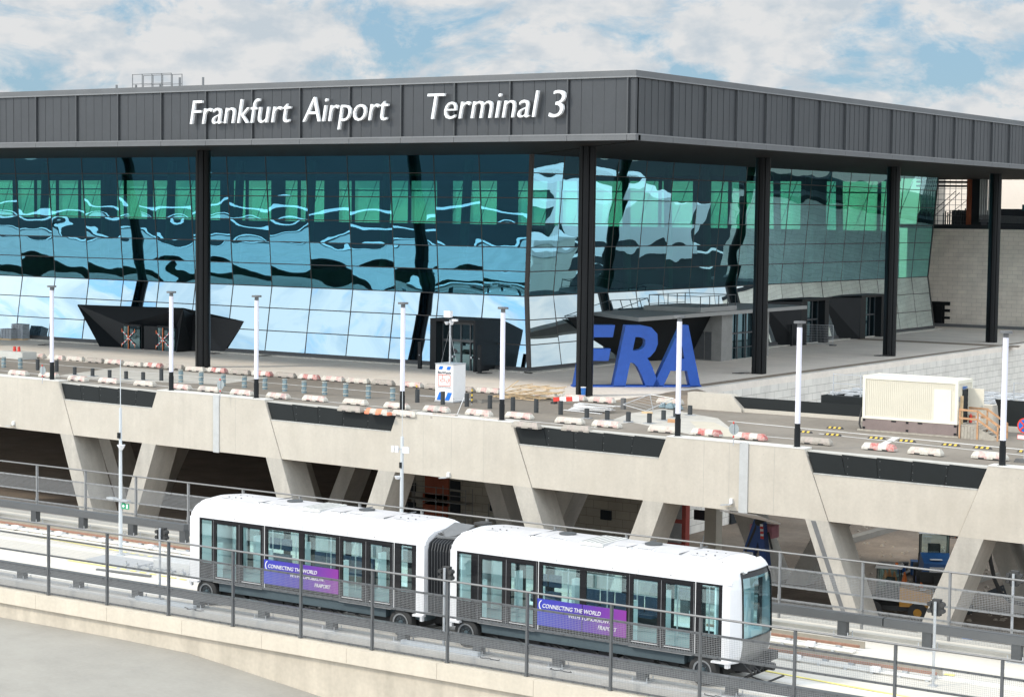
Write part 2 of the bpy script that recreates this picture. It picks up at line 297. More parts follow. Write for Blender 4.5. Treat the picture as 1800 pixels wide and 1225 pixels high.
# roof slab
MB().box(-300, FX-.5, FY+.5, 232, ZS+.12, ZT-.25).build('roof', SOFFIT, T)
MB().box(-300, FX-.35, FY+.35, 232, ZT-.25, ZT-.1).build('roof_membrane', mat('roof_grey', (.3, .3, .3)), T)
so = MB()
for i in range(26):                                     # slatted soffit boards
    y = FY+.3+i*.95; so.box(-300, FX-.3-i*.95, y, y+.6, ZS, ZS+.1)
    x = FX-.3-i*.95; so.box(x-.6, x, y+.95, 232, ZS-.004, ZS+.096)
so.build('soffit', mat('soffit_slats', (.013, .012, .011), .6, .1, 1, spec=.2), T)
def fascia(side):
    P = (lambda u, w_: (u, FY-w_)) if side == 'front' else (lambda u, w_: (FX+w_, u))
    u0, u1 = (-200, FX) if side == 'front' else (FY, 232)
    ribs = [-66.17-4.63*i for i in range(29)] if side == 'front' else [111.45+4.58*i for i in range(27)]
    def bx(mb, a, b, w0, w1, z0, z1):
        if side == 'front': mb.box(a, b, FY-w1, FY-w0, z0, z1)
        else: mb.box(FX+w0, FX+w1, a, b, z0, z1)
    z0, z1 = ZS+.44, ZM-.02
    g = MB(); rb = MB(); last = u1 if side == 'front' else u0
    rs = sorted(ribs) if side == 'right' else sorted(ribs)
    seq = [u0 if side == 'front' else FY+.4]+[q for q in rs if u0 < q < u1]+[u1]
    for a, b in zip(seq, seq[1:]):
        if b-a < .6: bx(g, a, b, -.4, .0, z0, z1); continue
        n = 5; wd = (b-a-.16)/n
        for k in range(n):
            q = a+.08+k*wd; jit = random.uniform(-.006, .006)
            bx(g, q+.005, q+wd-.005, -.4, .0+jit, z0, z1)
            bx(rb, q+wd-.010, q+wd+.010, 0, .022, z0, z1) if k < n-1 else None
        bx(rb, b-.05, b+.05, -.2, .17, z0, z1)
    g.build('fascia_cladding', ZINC, T); rb.build('standing_seam', DSTEEL, T)
    e0, e1 = (0, 1) if side == 'front' else (.5, 0)
    t = MB(); bx(t, u0+e0, u1+.16*e1, -.5, .16, ZM, ZM+.09)
    bx(t, u0+e0, u1+.16*e1, -.5, .16, ZS+.35, ZS+.43); t.build('trim', ZTRIM, T)
    t = MB(); bx(t, u0+e0, u1+.02*e1, -.5, .02, ZM+.09, ZT)
    c = seq
    for a, b in zip(c, c[1:]): bx(t, a+(.1 if side != 'front' and a == c[0] else 0), b-.03+(.17 if side == 'front' and b == c[-1] else 0), -.5, .14, ZS, ZS+.349)
    t.build('parapet', mat('zinc_band', (.135, .14, .145), .5, .07, .6, metal=.3, bump=.05, bscale=2), T)
fascia('front'); fascia('right')
# lettering on the fascia
def xf(px): return aty(px, 215, FY-.35).x
for wd, a, b, cap in (('Frankfurt', 335, 512, 1.80), ('Airport', 533, 683, 1.80), ('Terminal', 752, 947, 1.80), ('3', 965, 994, 1.80)):
    m = MB(); text(m, wd, (xf(a), FY-.22, 30.48 if wd != '3' else 30.45), (1, 0, 0), xf(b)-xf(a), cap, .22, shear=.19, offset=-.010)
    m.build('lettering', mat('sign_white', (.86, .87, .88), .4, .02, 2), T)
# facade sections: base proud, waist set back, top leaning out
ZR = [11.35, 13.2, 15.25, 17.2, 19.25, 21.25, 23.25, 25.35, 27.4, ZS+.1]
def setb(z): return .98*(z-11)/6.2 if z < 17.2 else .98*(29-z)/11.8
GX, GY, GYE = -89.61, 135.27, 222.6
def fpt(u, z, w_=0, side='front'):      # point on the facade, w_ outward offset
    s = setb(z)-w_
    return (min(u, GX-s) if side == 'front' else GX-s, GY+s if side == 'front' else max(u, GY+s), z)
def pane(mb, q, side, dd, nu=10, nv=6):      # one sheet of insulating glass, slightly pillowed
    Q = [Vector(a) for a in q]; nn = Vector((0, -1, 0)) if side == 'front' else Vector((1, 0, 0)); V = []
    ax, az = random.uniform(-.15, .15), random.uniform(-.15, .15)
    for j in range(nv+1):
        for i in range(nu+1):
            u, v = i/nu, j/nv; P = Q[0].lerp(Q[1], u).lerp(Q[3].lerp(Q[2], u), v)
            b = math.sin(math.pi*u)**.8*math.sin(math.pi*v)**.8*(1+ax*math.sin(2*math.pi*u)+az*math.sin(2*math.pi*v)); V.append(P+nn*(b*dd))
    mb.add(V, [(j*(nu+1)+i, j*(nu+1)+i+1, (j+1)*(nu+1)+i+1, (j+1)*(nu+1)+i) for j in range(nv) for i in range(nu)])
colsF = [-91.15-4.71*i for i in range(1, 21)]; colsF = [GX+1.5]+[q+3.7-.6 for q in []]+colsF
muF = [GX+2]+[-94.93-4.70*i for i in range(19)]
muR = [GY-2]+[140.3, 144.3, 149.2, 154.1, 159.0, 164.0, 168.8, 173.6, 178.4, 183.4, 188.3, 193.1, 198.0, 202.9, 207.7, 212.5, 217.6, GYE]
for side, mu in (('front', muF), ('right', muR)):
    for a, b in zip(mu, mu[1:]):
        lo, hi = min(a, b), max(a, b)
        up, dn = MB(), MB()
        for k, (za, zb) in enumerate(zip(ZR, ZR[1:])):
            g_ = .03; j = [random.uniform(-.012, .012) for _ in range(4)]
            mb = dn if k < 3 else up
            q = [fpt(lo+g_, za+g_, j[0], side), fpt(hi-g_, za+g_, j[1], side), fpt(hi-g_, zb-g_, j[2], side), fpt(lo+g_, zb-g_, j[3], side)]
            # subdivide lightly so bump has body
            pane(mb, q, side, random.uniform(.0, .011)*random.choice((1, 1, -.6)) if k >= 3 else random.uniform(-.003, .004))
        wn = thing('window_bay', (0, 0, 0), '', None); wn.parent = T; wn.location = (0, 0, 0); del wn['label']
        up.build('upper_panes', GUP, wn, smooth=True); dn.build('lower_panes', GLO, wn, smooth=True)
        bpy.data.objects.remove(wn) if False else None
    fr = MB()
    for q in mu[1:-1] if side == 'right' else mu[1:]:
        for za, zb in ((ZR[0], 17.2), (17.2, ZR[-1])):
            A = Vector(fpt(q, za, -.03, side)); B = Vector(fpt(q, zb, -.03, side)); fr.bar(A, B, .07, .12) if side == 'right' else fr.bar(A, B, .07, .12)
    u1 = (GX, -184) if side == 'front' else (GY, GYE)
    for z in ZR[:-1]:
        A = Vector(fpt(u1[0], z, .0, side)); B = Vector(fpt(u1[1], z, .0, side)); fr.bar(A, B, .10, .075)
    for za, zb in ((ZR[0], 17.2), (17.2, ZR[-1])):
        if side == 'front': fr.bar(fpt(99, za), fpt(99, zb), .3, .3)
        else: fr.bar(fpt(GYE, za, 0, side), fpt(GYE, zb, 0, side), .14, .14)
    fr.build('mullion_grid', mat('mullion', (.05, .045, .042), .5, .05, 2), T)
b = MB(); b.box(-184, GX+.05, GY-.05, GY+.4, 11, 11.34); b.box(GX-.3, GX+.052, GY-.048, GYE, 11, 11.338)
b.build('base_sill', DSTEEL, T)
b = MB(); b.box(-184, GX+.9, GY-.85, GY-.06, 11.0, 11.09); b.box(GX+.06, GX+.902, GY-.85, GYE, 11.0, 11.088); b.build('base_kerb', mat('kerb_pale', (.5, .48, .43), .9, .12, 2), T)
# interior
it = MB()
it.box(-290, -91.2, 137.2, 216, 11.1, 11.2)
it.box(-290, -97, 143, 212, 17.2, 17.6)
it.box(-290, -97, 141.5, 142.0, 17.6, 18.7)
it.box(-97.5, -97, 142, 212, 17.6, 18.7)
it.box(-290, -91.5, 215.4, 216, 11, 22.6); it.box(-290, -91.5, 215.4, 216, 28.35, 29)
it.build('interior_slab', DARKIN, T)
pl_ = MB(); gw = MB()
x = -290.
while x < -92:
    wd = random.choice((.9, 2.4, 3.2)) if random.random() < .22 else .35
    pl_.box(x, x+wd, 215, 215.35, 22.6, 28.35); x += 4.9
    pl_.bar((x-3, 215.2, 22.6), (x-.6, 215.2, 28.35), .06, .06)
pl_.box(-290, -92, 214.9, 215.3, 26.95, 27.1)
for i in range(9): pl_.cyl((-98-9.4*i, 150, 11), (-97-9.4*i, 150, 29), .45, n=10)
for i in range(8): pl_.cyl((-96, 154+8*i, 11), (-96.6, 154+8*i, 29), .4, n=10)
pl_.build('interior_column', mat('interior_col', (.03, .04, .045), .6), T)
MB().box(-290, -91.5, 215.5, 215.55, 22.6, 28.35).build('rear_glazing', GGRN, T)
# columns under the roof edge
def column(x, y):
    m = MB(); rr = .62
    for k in range(16):
        pass
    pts = []
    for k in range(8):
        a = math.pi/4*k; pts += [(a-.30, rr), (a-.06, rr), (a, rr-.12), (a+.06, rr)]
    P = [(x+q*math.cos(a), y+q*math.sin(a), 11.02) for a, q in pts]
    m.prism(P, (0, 0, ZS-11.02+.05)); m.cyl((x, y, 11), (x, y, 11.25), .5, n=12)
    m.build('roof_column', COLM, T)
for x, y in ((-112.6, 120.9), (-74.9, 120.3), (-150.4, 120.9), (-74.55, 147.2), (-74.9, 175), (-75.1, 202.6)): column(x, y)
# roof railing and vents
m = MB(); A = (-109.3, 113)
for i in range(5):
    q = aty(233+17*i, 150-.7*i, 113); m.bar((q.x, 113, 33.2), (q.x, 113, 34.62), .05, .05)
    m.bar((q.x, 114.2, 33.2), (q.x, 114.2, 34.62), .05, .05)
xa, xb = aty(233, 150, 113).x, aty(301, 147, 113).x
for z in (33.85, 34.6):
    m.bar((xa, 113, z), (xb, 113, z), .05, .05); m.bar((xa, 114.2, z), (xb, 114.2, z), .05, .05)
m.build('roof_railing', MSTEEL, T)
for px, hh in ((239, .3), (282, .3), (316, .75), (357, .7), (205, .35)):
    q = aty(px, 145, 113.6); MB().cyl((q.x, 113.6, 33.3), (q.x, 113.6, 33.55+hh), .09).build('roof_vent', MSTEEL, T)
# ---- left porch with two revolving doors
gp = lambda px, py: aty(px, py, 135.9)
A = gp(135, 535); B = at(175, 609); D0 = at(217, 611); Dh = Vector((D0.x, D0.y, 13.25)); E0 = at(308, 616.5); Eh = Vector((E0.x, E0.y, 13.05))
Cf = aty(322, 543.5, 132.2); Fb = at(310, 619); Fb2 = at(336, 617); Ft2 = aty(340, 553, 134.6); Rt = aty(431, 565, 135.75); Rb = aty(393, 613, 135.15); Rb.z = 11.0
po = MB(); po.poly([A, B, D0, Dh]); po.poly([A, Dh, Eh, Cf]); po.poly([Cf, Eh, E0, Fb]); po.poly([Cf, Fb, Fb2, Ft2]); po.poly([Ft2, Fb2, Rb, Rt])
po.poly([A, Cf, Ft2, gp(322, 541)]); po.poly([Ft2, Rt, gp(322, 541)]); po.poly([D0, Dh, Eh, E0])
pch = po.build('entrance_porch', BLACK, T)
for (pa, pb) in ((218, 250), (278, 311)):
    qa, qb = at(pa, 611.6+(pa-217)*.0605), at(pb, 611.6+(pb-217)*.0605); c = (qa+qb)/2; R_ = (qb-qa).length/2
    d = (qb-qa).normalized(); nrm = Vector((d.y, -d.x, 0))
    m = MB(); vs = []
    for k in range(9):
        a = math.pi*k/8; q = c - d*math.cos(a)*R_ + nrm*math.sin(a)*R_*.45+nrm*.05; vs.append(q)
    for q0, q1 in zip(vs, vs[1:]): m.poly([q0, q1, q1+Vector((0, 0, 2.1)), q0+Vector((0, 0, 2.1))])
    dr = m.build('revolving_door', GDOOR, T)
    f2 = MB(); f2.prism([q+Vector((0, 0, 2.1)) for q in vs], (0, 0, .2))
    for q in (vs[0], vs[-1], vs[4]): f2.cyl(q, q+Vector((0, 0, 2.1)), .05)
    f2.build('door_frame', BLACK, dr)
    mid = c+nrm*(R_*.45+.16); tp = MB(); tw = MB(); tr = MB()
    tp.cyl(mid, mid+Vector((0, 0, 2.15)), .035)
    for s in (1, -1):
        a0 = mid - d*s*R_*.72 + Vector((0, 0, .35)); b0 = mid + d*s*R_*.72 + Vector((0, 0, 1.7)) + nrm*.03*s
        for k in range(10):
            (tr if k % 2 else tw).bar(a0.lerp(b0, k/10), a0.lerp(b0, (k+1)/10), .02, .085)
        tp.cyl(a0-Vector((0, 0, .18)), a0+Vector((0, 0, .15)), .03); tp.cyl(b0-Vector((0, 0, .15)), b0+Vector((0, 0, .18)), .03)
    tp.build('orange_post', ORNG, dr); tw.build('white_tape', WHITE2, dr); tr.build('red_tape', RED, dr)
q = at(264, 612); m = MB(); qa, qb = at(253, 614.2), at(276, 615.6); m.prism([qa, qb, qb+Vector((0, 1, 0)), qa+Vector((0, 1, 0))], (0, 0, 2.2)); m.build('porch_pier', BLACK, T)
# ---- second door portal
m = MB(); x0, x1, yf = at(753, 649).x, at(835, 654).x, 132.3; zt = 15.05
gt = aty(875, 571, 135.9); m.box(x0, x0+.62, yf, 136, 11, zt); m.box(x1-.16, x1, yf, 135.9, 11, zt); m.box(x0, x1, yf+.002, 135.98, zt, zt+.22)
m.build('door_portal', BLACK, T)
gd = MB().box(x0+.62, x1-.16, 133.3, 133.34, 11, zt-.15).build('glass_door', GDOOR, T)
m = MB(); wdd = (x1-x0-.78)
for k in range(5): m.box(x0+.62+wdd*k/4-.05, x0+.62+wdd*k/4+.05, 133.2, 133.29, 11, zt-.1)
m.box(x0+.62, x1-.16, 133.21, 133.28, 13.35, 13.55); m.box(x0+.62, x1-.16, 133.21, 133.28, zt-.25, zt); m.build('door_frame', DSTEEL, gd)
m = MB()
for k in (1, 3): m.box(x0+.62+wdd*k/4+.1, x0+.62+wdd*k/4+.25, 133.1, 133.2, 12.0, 12.2)
m.build('door_handle', STEEL, gd)
# ---- big canopy pavilion on the right side
zc = 15.25; cp = MB()
cp.add([(-82.7, 141.5, zc+.05), (-82.7, 173, zc+.05), (-90.3, 173, zc+.05), (-90.3, 143.5, zc+.05), (-82.9, 153, zc+.75), (-82.9, 160, zc+.75), (-90.3, 160, zc+.9), (-90.3, 153, zc+.9)],
       [(0, 1, 2, 3), (4, 7, 6, 5), (0, 4, 5, 1), (0, 3, 7, 4), (1, 5, 6, 2), (2, 6, 7, 3)])
cp = MB(); cp.prism([(-82.7, 141.2, zc), (-82.7, 173.2, zc), (-90.4, 173.2, zc), (-90.4, 146.5, zc)], (0, 0, .32)); cp.box(-89, -83.2, 152.8, 159.6, zc+.33, zc+.75)
cn = cp.build('entrance_canopy', mat('canopy_metal', (.30, .30, .29), .6, .08, 1), T)
m = MB()
for yy in (152.9, 154.6, 156.3, 158, 159.5): m.bar((-83.3, yy, zc+.75), (-83.3, yy, zc+1.75), .06, .06); m.bar((-88.5, yy, zc+.75), (-88.5, yy, zc+1.75), .06, .06)
for xx in (-83.3, -88.5): m.bar((xx, 152.9, zc+1.72), (xx, 159.5, zc+1.72), .06, .06); m.bar((xx, 152.9, zc+.9), (xx, 159.5, zc+.9), .05, .05)
m.bar((-83.3, 152.9, zc+1.72), (-88.5, 152.9, zc+1.72), .06, .06); m.bar((-83.3, 159.5, zc+1.72), (-88.5, 159.5, zc+1.72), .06, .06)
m.build('canopy_railing', DSTEEL, T)
m = MB(); m.box(-90.4, -83.6, 157.6, 158.4, 11, zc-.01); m.box(-84.6, -83.58, 157.5, 159.6, 11, zc-.012); m.box(-84.6, -83.58, 164.8, 166.9, 11, zc-.011)
m.box(-90.4, -84.7, 166.1, 166.8, 11, zc-.02); m.build('canopy_wall', GREY, T)
m = MB(); m.poly([(-90.0, 141.6, zc-.01), (-84.6, 157.5, zc-.012), (-86.9, 157.5, 11.01), (-90.2, 149.5, 11.01)]); m.poly([(-83.2, 142.4, zc-.004), (-84.6, 157.5, zc-.006), (-90.2, 157.5, zc-.006), (-90.2, 146.5, zc-.004)])
m.build('porch_wing', BLACK, T)
for k in range(2): MB().box(-86.6+k*1.3, -85.4+k*1.3, 157.54, 157.6, 11.1, 13.6).build('service_door', DSTEEL, T)
m = MB(); m.box(-84.2, -84.15, 159.6, 164.8, 11, zc-.1); gd = m.build('glass_door', GDOOR, T)
m = MB()
for yy in (159.65, 161.3, 163, 164.7): m.box(-84.1, -83.95, yy-.06, yy+.06, 11, zc-.05)
m.box(-84.09, -83.97, 159.6, 164.8, 13.3, 13.42); m.box(-84.09, -83.97, 159.6, 164.8, 12.0, 12.06); m.build('door_frame', DSTEEL, gd)
# ---- two wedge portals further along
for ya in (183.0, 197.6):
    m = MB(); m.poly([(-90.3, ya-4.5, 15.5), (-88.0, ya, 15.45), (-88.0, ya+.1, 11), (-89.7, ya-2.2, 11)]); m.box(-90.3, -88.0, ya, ya+1.4, 11, 15.45); m.box(-90.3, -88.0, ya+5.6, ya+6.6, 11, 15.45); m.box(-90.3, -87.9, ya, ya+6.6, 15.45, 15.7)
    m.poly([(-90.3, ya-4.5, 15.5), (-90.3, ya, 15.7), (-88, ya, 15.69)]); m.build('door_portal', BLACK, T)
    gd = MB().box(-88.9, -88.85, ya+1.4, ya+5.6, 11, 15.4).build('glass_door', GDOOR, T)
    m = MB()
    for k in range(4): m.box(-88.85, -88.75, ya+1.4+k*1.4-.05, ya+1.4+k*1.4+.05, 11, 15.4)
    m.box(-88.85, -88.75, ya+1.4, ya+5.6, 13.4, 13.55); m.build('door_frame', DSTEEL, gd)
# ---- block wall wing behind, with plant gallery
W = thing('block_wing', (-80, 229, 11), 'cream block wall of the building wing behind the last glass bay with a service opening', 'building wing')
m = MB(); zw = 22.9
m.box(-96, -91.6-2.6, 229, 229.6, 11, zw)           # left of the service door
m.box(-94.2, -90.9, 229, 229.6, 13.9, zw); m.box(-90.9, -60, 229, 229.6, 11, zw)
m.build('wall', BRICK, W)
m = MB(); m.box(-94.2, -91.0, 229.5, 231, 11, 13.9); m.build('recess', DARKIN, W)
m = MB(); m.box(-94.3, -90.2, 228.8, 228.98, 13.55, 14.0); m.box(-91.4, -90.2, 228.85, 228.99, 12.75, 13.1); m.box(-91.4, -90.2, 228.85, 228.99, 11.9, 12.2); m.box(-92.0, -91.2, 228.8, 228.97, 11, 13.5); m.build('door_surround', BLACK, W)
MB().box(-94.1, -93.1, 228.85, 228.95, 11, 13.3).build('door_leaf', mat('grey_leaf', (.35, .35, .34)), W)
MB().box(-96, -60, 228.3, 229, 11, 11.35).build('plinth', MSTEEL, W)
m = MB(); m.box(-97, -60, 228.9, 240, zw, zw+.5); m.build('gallery_floor', DARKIN, W)
MB().box(-120, -70, 262, 264, 10, 31.5).build('rear_wall', mat('rear_cream', (.74, .66, .58), .9, .03, .3), W)
MB().box(-95.3, -93.2, 231, 234, zw+.5, 29.0).build('block_pier', BRICK, W)
m = MB(); m.box(-88.7, -87.0, 230, 232, zw+.5, 29.4); m.build('steel_column', DARKIN, W)
m = MB(); m.box(-88.75, -88.2, 229.6, 229.9, zw+.5, 29.4); m.build('rust_column', mat('rust_steel', (.25, .07, .03), .8, .2, 2), W)
m = MB()
for k in range(7): m.cyl((-87.0+.27*k, 229.6, zw+1.2), (-87.0+.27*k, 229.6, 29.4), .11, n=8)
m.build('duct', mat('duct_steel', (.42, .42, .41), .45, .1, 1, metal=.3), W)
m = MB()
for k in range(7): m.cyl((-87.0, 229.3+.0*k, zw+.9+.13*k), (-70, 229.3, zw+.5+.13*k), .05, n=6)
m.build('pipe_run', MSTEEL, W)
m = MB(); m.box(-87, -60, 236, 237, zw+.5, 25.4); m.box(-93, -88, 236, 237, zw+.5, 25.2); m.build('dark_parapet', DARKIN, W)
MB().box(-84.0, -70, 235.8, 235.95, 25.2, 25.95).build('green_window', mat('green_tint', (.02, .08, .08), .2), W)
m = MB()
for k in range(8): m.bar((-94.2+.75*k, 230.4, zw+.5), (-94.2+.75*k, 230.4, 28.9), .055, .055)
for k in range(9): m.bar((-94.8, 230.4, zw+.9+.66*k), (-88.8, 230.4, zw+.9+.66*k), .05, .05)
m.bar((-93.8, 230.3, zw+1.6), (-90.4, 230.3, zw+4.6), .07, .07); m.bar((-93.2, 230.3, zw+1.4), (-89.9, 230.3, zw+4.4), .07, .07); m.bar((-91.6, 230.3, zw+1.4), (-88.8, 230.3, zw+3.6), .06, .06)
sc = m.build('scaffold', DSTEEL); tag(sc, 'dark tube scaffold standing on the gallery beside the block pier', 'scaffold')
m = MB(); rr = random.Random(3)
for k in range(16): x = -92.2+.28*k; m.box(x, x+.09, 230.8, 231, zw+.5, zw+2.0+rr.uniform(-.3, .5))
for k in range(10): x = -95.2+.22*k; m.box(x, x+.16, 230.0, 230.3, zw+.5, zw+1.0+rr.uniform(0, 1.4))
tag(m.build('stacked_material', DARKIN), 'dark stacked building material on the gallery floor', 'building material')
m = MB()
for k, z in enumerate((29.0, 28.6, 28.1)): m.cyl((-95.4, 230.0, z), (-88.9, 230.0, z-.03), .12, n=8)
tag(m.build('ceiling_duct', BLACK), 'black pipes running below the roof behind the glass edge', 'pipes')
# plaza retaining wall going down to the lower level
m = MB(); m.box(-72.1, -71.502, 129, 229, -.2, 11.02); o = tag(m.build('retaining_wall', BRICKY), 'white faced block retaining wall along the plaza edge', 'retaining wall')
gsheet('reflected_band', [(-500, -9, .14), (300, -9, .14), (300, -4, .14), (-500, -4, .14)], [(0, 1, 2, 3)], mat('reflected_pale', (.68, .68, .66), .8, .1, .2), 'added pale band in front of the viaduct, seen only mirrored in the upper glass')  # pale strips added out of view for bright lines in the upper glass
gsheet('reflected_band', [(-500, 17, .14), (300, 17, .14), (300, 19, .14), (-500, 19, .14)], [(0, 1, 2, 3)], mat('reflected_pale', (.68, .68, .66)), 'narrow added pale band nearer the viaduct, seen only mirrored in the upper glass')
# ---- added right of the frame, only to be mirrored in the side glass
gsheet('side_reflected_ground', [(-45, 121, .05), (300, 121, .05), (300, 700, .05), (-45, 700, .05)], [(0, 1, 2, 3)], mat('reflected_dark', (.025, .027, .03)), 'added dark ground right of the frame, seen only mirrored in the side glass')
for k, (x0, x1, y0, y1) in enumerate(((-40, 60, 150, 172), (-30, 120, 215, 228), (0, 200, 262, 300), (-20, 90, 345, 352))):
    gsheet('side_reflected_strip', [(x0, y0, .08), (x1, y0+30, .08), (x1, y1+30, .08), (x0, y1, .08)], [(0, 1, 2, 3)], mat('reflected_pale', (.68, .68, .66), .8, .1, .2), 'added pale strips on the dark ground, seen only mirrored in the side glass')
NB = thing('reflected_pier', (20, 250, 0), 'added long cream pier with a dark window band, out of frame, mirrored in the right glass', 'airport pier')
m = MB(); m.box(-25, 30, 236, 250, 0, 8); m.build('wall', mat('pier_cream', (.74, .72, .66), .8, .05, .3), NB)
m = MB(); m.box(-25.2, 30.2, 235.8, 250.2, 8, 9); m.build('roof', WHITE2, NB)
for k in range(8): MB().box(-24+6.6*k, -19+6.6*k, 235.88, 235.98, 3.4, 6).build('window', mat('pier_glass', (.02, .03, .035), .15), NB)
HB = thing('hangar', (60, 330, 0), 'added white hangar out of frame, far right of the terminal, mirrored in the side glass', 'hangar')
MB().box(10, 90, 320, 350, 0, 11).build('wall', WHITE2, HB); MB().box(25, 75, 319.8, 319.98, 0, 8).build('gate', mat('pier_glass', (.02, .03, .035)), HB)
# ================================================================== RAISED ROAD BRIDGE
BR = thing('road_bridge', (-70, 109, 0), 'pale concrete bridge carrying the raised road on slanted V shaped legs', 'bridge')
def fy(x, d=0): return ye(x)+d
SEC = [(-128.0, -110.2), (-99.65, -89.1), (-77.3, -68.05), (-56.75, -47.7), (-36.85, -27.6)]   # full height sections (top)
SL = .40; ZB = 7.2; ZP = 9.78; TH = .9
def wallseg(mb, poly2, d0, d1):      # polygon in (x,z), between front offsets d0..d1
    n = len(poly2); a = [(x, fy(x, d0), z) for x, z in poly2]; b = [(x, fy(x, d1), z) for x, z in poly2]
    mb.add(a+b, [tuple(range(n)), tuple(reversed(range(n, 2*n)))]+[(i, n+i, n+(i+1) % n, (i+1) % n) for i in range(n)])
for i, (a, b) in enumerate(SEC):
    m = MB(); wallseg(m, [(a-SL*(11.1-ZB), ZB), (b+SL*(11.1-ZB), ZB), (b, 11.1), (a, 11.1)], 0, TH); m.build('girder_section', CONC, BR)
    m = MB(); wallseg(m, [(a-.02, 11.101), (b+.02, 11.101), (b+.0, 11.16), (a-.0, 11.16)], -.02, TH+.02); m.build('coping', mat('pale_coping', (.62, .61, .58), .85, .06, 1), BR)
    # legs: right one leans right going down, left one leans left
    for s, e_ in ((1, b), (-1, a)):
        xt = e_+s*SL*(11.1-ZB); wt = 1.42
        if i == 0 and s < 0: continue
        p0 = [(xt, ZB), (xt+s*SL*ZB, 0), (xt+s*(SL*ZB)-s*1.55, 0), (xt-s*wt, ZB)]
        if s > 0: p0 = p0[::-1]
        m = MB(); wallseg(m, p0, 0.004, 2.4); m.build('leg', CONC2, BR)
        if i == 3 and s > 0:
            m = MB(); wallseg(m, [(xt-s*1.05, ZB-.05), (xt-s*1.05+SL*ZB, 0.1), (xt-s*.8+SL*ZB, .1), (xt-s*.75, ZB-.05)], -.012, .02); m.build('cable_channel', MSTEEL, BR)
    for xx in ([(a+b)/2+.7] if i in (1, 3) else []):
        m = MB(); wallseg(m, [(xx-.28, 7.15), (xx+.28, 7.15), (xx+.28, 11.17), (xx-.28, 11.17)], -.07, .0); m.build('downpipe_cover', mat('zinc_cover', (.50, .51, .51), .5, .08, 2, metal=.2), BR)
    nj = 3
    m = MB()
    for k in range(1, nj+1):
        xx = a+(b-a)*k/(nj+1)+random.uniform(-.4, .4); [wallseg(m, [(xx+dx-.025, zz-.025), (xx+dx+.025, zz-.025), (xx+dx+.025, zz+.025), (xx+dx-.025, zz+.025)], -.003, .01) for dx in (-.7, .7) for zz in (8.0, 9.4, 10.6)]; wallseg(m, [(xx-.012, 7.25), (xx+.012, 7.25), (xx+.012, 11.08), (xx-.012, 11.08)], -.003, .01)
    m.build('form_joint', mat('joint_grey', (.40, .38, .34)), BR)
ends = [s for s in SEC]
for i, ((a0, b0), (a1, b1)) in enumerate(zip(SEC, SEC[1:])):
    # recessed lower beam between the sections and the black parapet panels
    m = MB(); zc_ = ZP-.02
    wallseg(m, [(b0+SL*(11.1-ZB)+.03, ZB), (a1-SL*(11.1-ZB)-.03, ZB), (a1-SL*(11.1-zc_)-.03, zc_), (b0+SL*(11.1-zc_)+.03, zc_)], .06, TH); m.build('girder_beam', CONC, BR)
    m = MB(); wallseg(m, [(b0+SL*(11.1-zc_)+.03, zc_+.001), (a1-SL*(11.1-zc_)-.03, zc_+.001), (a1-SL*(11.1-zc_)-.03, zc_+.07), (b0+SL*(11.1-zc_)+.03, zc_+.07)], .04, .135); m.build('ledge', mat('ledge_pale', (.42, .42, .40), .8, .25, 6), BR)
    xl0, xr0 = b0+SL*(11.1-ZP)+.05, a1-SL*(11.1-ZP)-.05; xl1, xr1 = b0+.12, a1-.12
    n = 5
    for k in range(n):
        f0, f1 = k/n, (k+1)/n; g_ = .012
        m = MB(); wallseg(m, [(xl0+(xr0-xl0)*f0+g_, ZP+.05), (xl0+(xr0-xl0)*f1-g_, ZP+.05), (xl1+(xr1-xl1)*f1-g_, 10.93), (xl1+(xr1-xl1)*f0+g_, 10.98)], .14, .19); m.build('parapet_panel', PANEL, BR)
        m = MB()
        for zz in (9.95, 10.35, 10.8):
            xx = xl0+(xr0-xl0)*f0+.12; wallseg(m, [(xx-.02, zz-.02), (xx+.02, zz-.02), (xx+.02, zz+.02), (xx-.02, zz+.02)], .128, .14)
        m.build('fixing', MSTEEL, BR) if k else None
    m = MB(); wallseg(m, [(xl1, 10.70), (xr1, 10.70), (xr1, 11.015), (xl1, 11.015)], .20, TH); m.build('kerb', mat('kerb_conc', (.46, .45, .42), .9, .1, 2), BR)
# slab body and rear girder
m = MB(); m.hexa([(RX0, ye(RX0)+.905, 9.9), (RX1, ye(RX1)+.905, 9.9), (RX1, 117.3, 9.9), (RX0, 117.3, 9.9)], [(RX0, ye(RX0)+.905, 10.59), (RX1, ye(RX1)+.905, 10.59), (RX1, 118, 10.59), (RX0, 118, 10.59)]); m.build('deck_slab', CONC2, BR)
m = MB(); m.box(-64.7, -63.0, 117.2, 118.1, 7.2, 12.1)    # end wall
m.prism([(-63.0, 117.2, 7.2), (-60.6, 117.2, 7.2), (-60.6, 117.2, 11.2), (-61.4, 117.2, 12.1), (-63.0, 117.2, 12.1)], (0, .9, 0))
m.prism([(-44.9, 117.2, 11.0), (-43.2, 117.2, 11.0), (-43.9, 117.2, 12.5), (-44.7, 117.2, 12.5)], (0, .9, 0)) if False else None
m.prism([(-46.2, 117.3, 7.2), (-42.7, 117.3, 7.2), (-43.3, 117.3, 12.55), (-45.6, 117.3, 12.55)], (0, .9, 0))
m.box(-80, -64.701, 117.4, 118.0, 7.2, 10.58); m.box(-60.59, -46.2, 117.4, 118.2, 7.2, 11.25); m.box(-42.7, -18, 117.4, 118.2, 7.2, 11.35)
m.build('rear_girder', CONC, BR)
m = MB(); m.prism([(-60.5, 117.45, 11.26), (-46.4, 117.45, 11.26), (-46.0, 117.45, 12.0), (-61.3, 117.45, 12.0)], (0, .06, 0)); m.build('rear_panel', PANEL, BR)
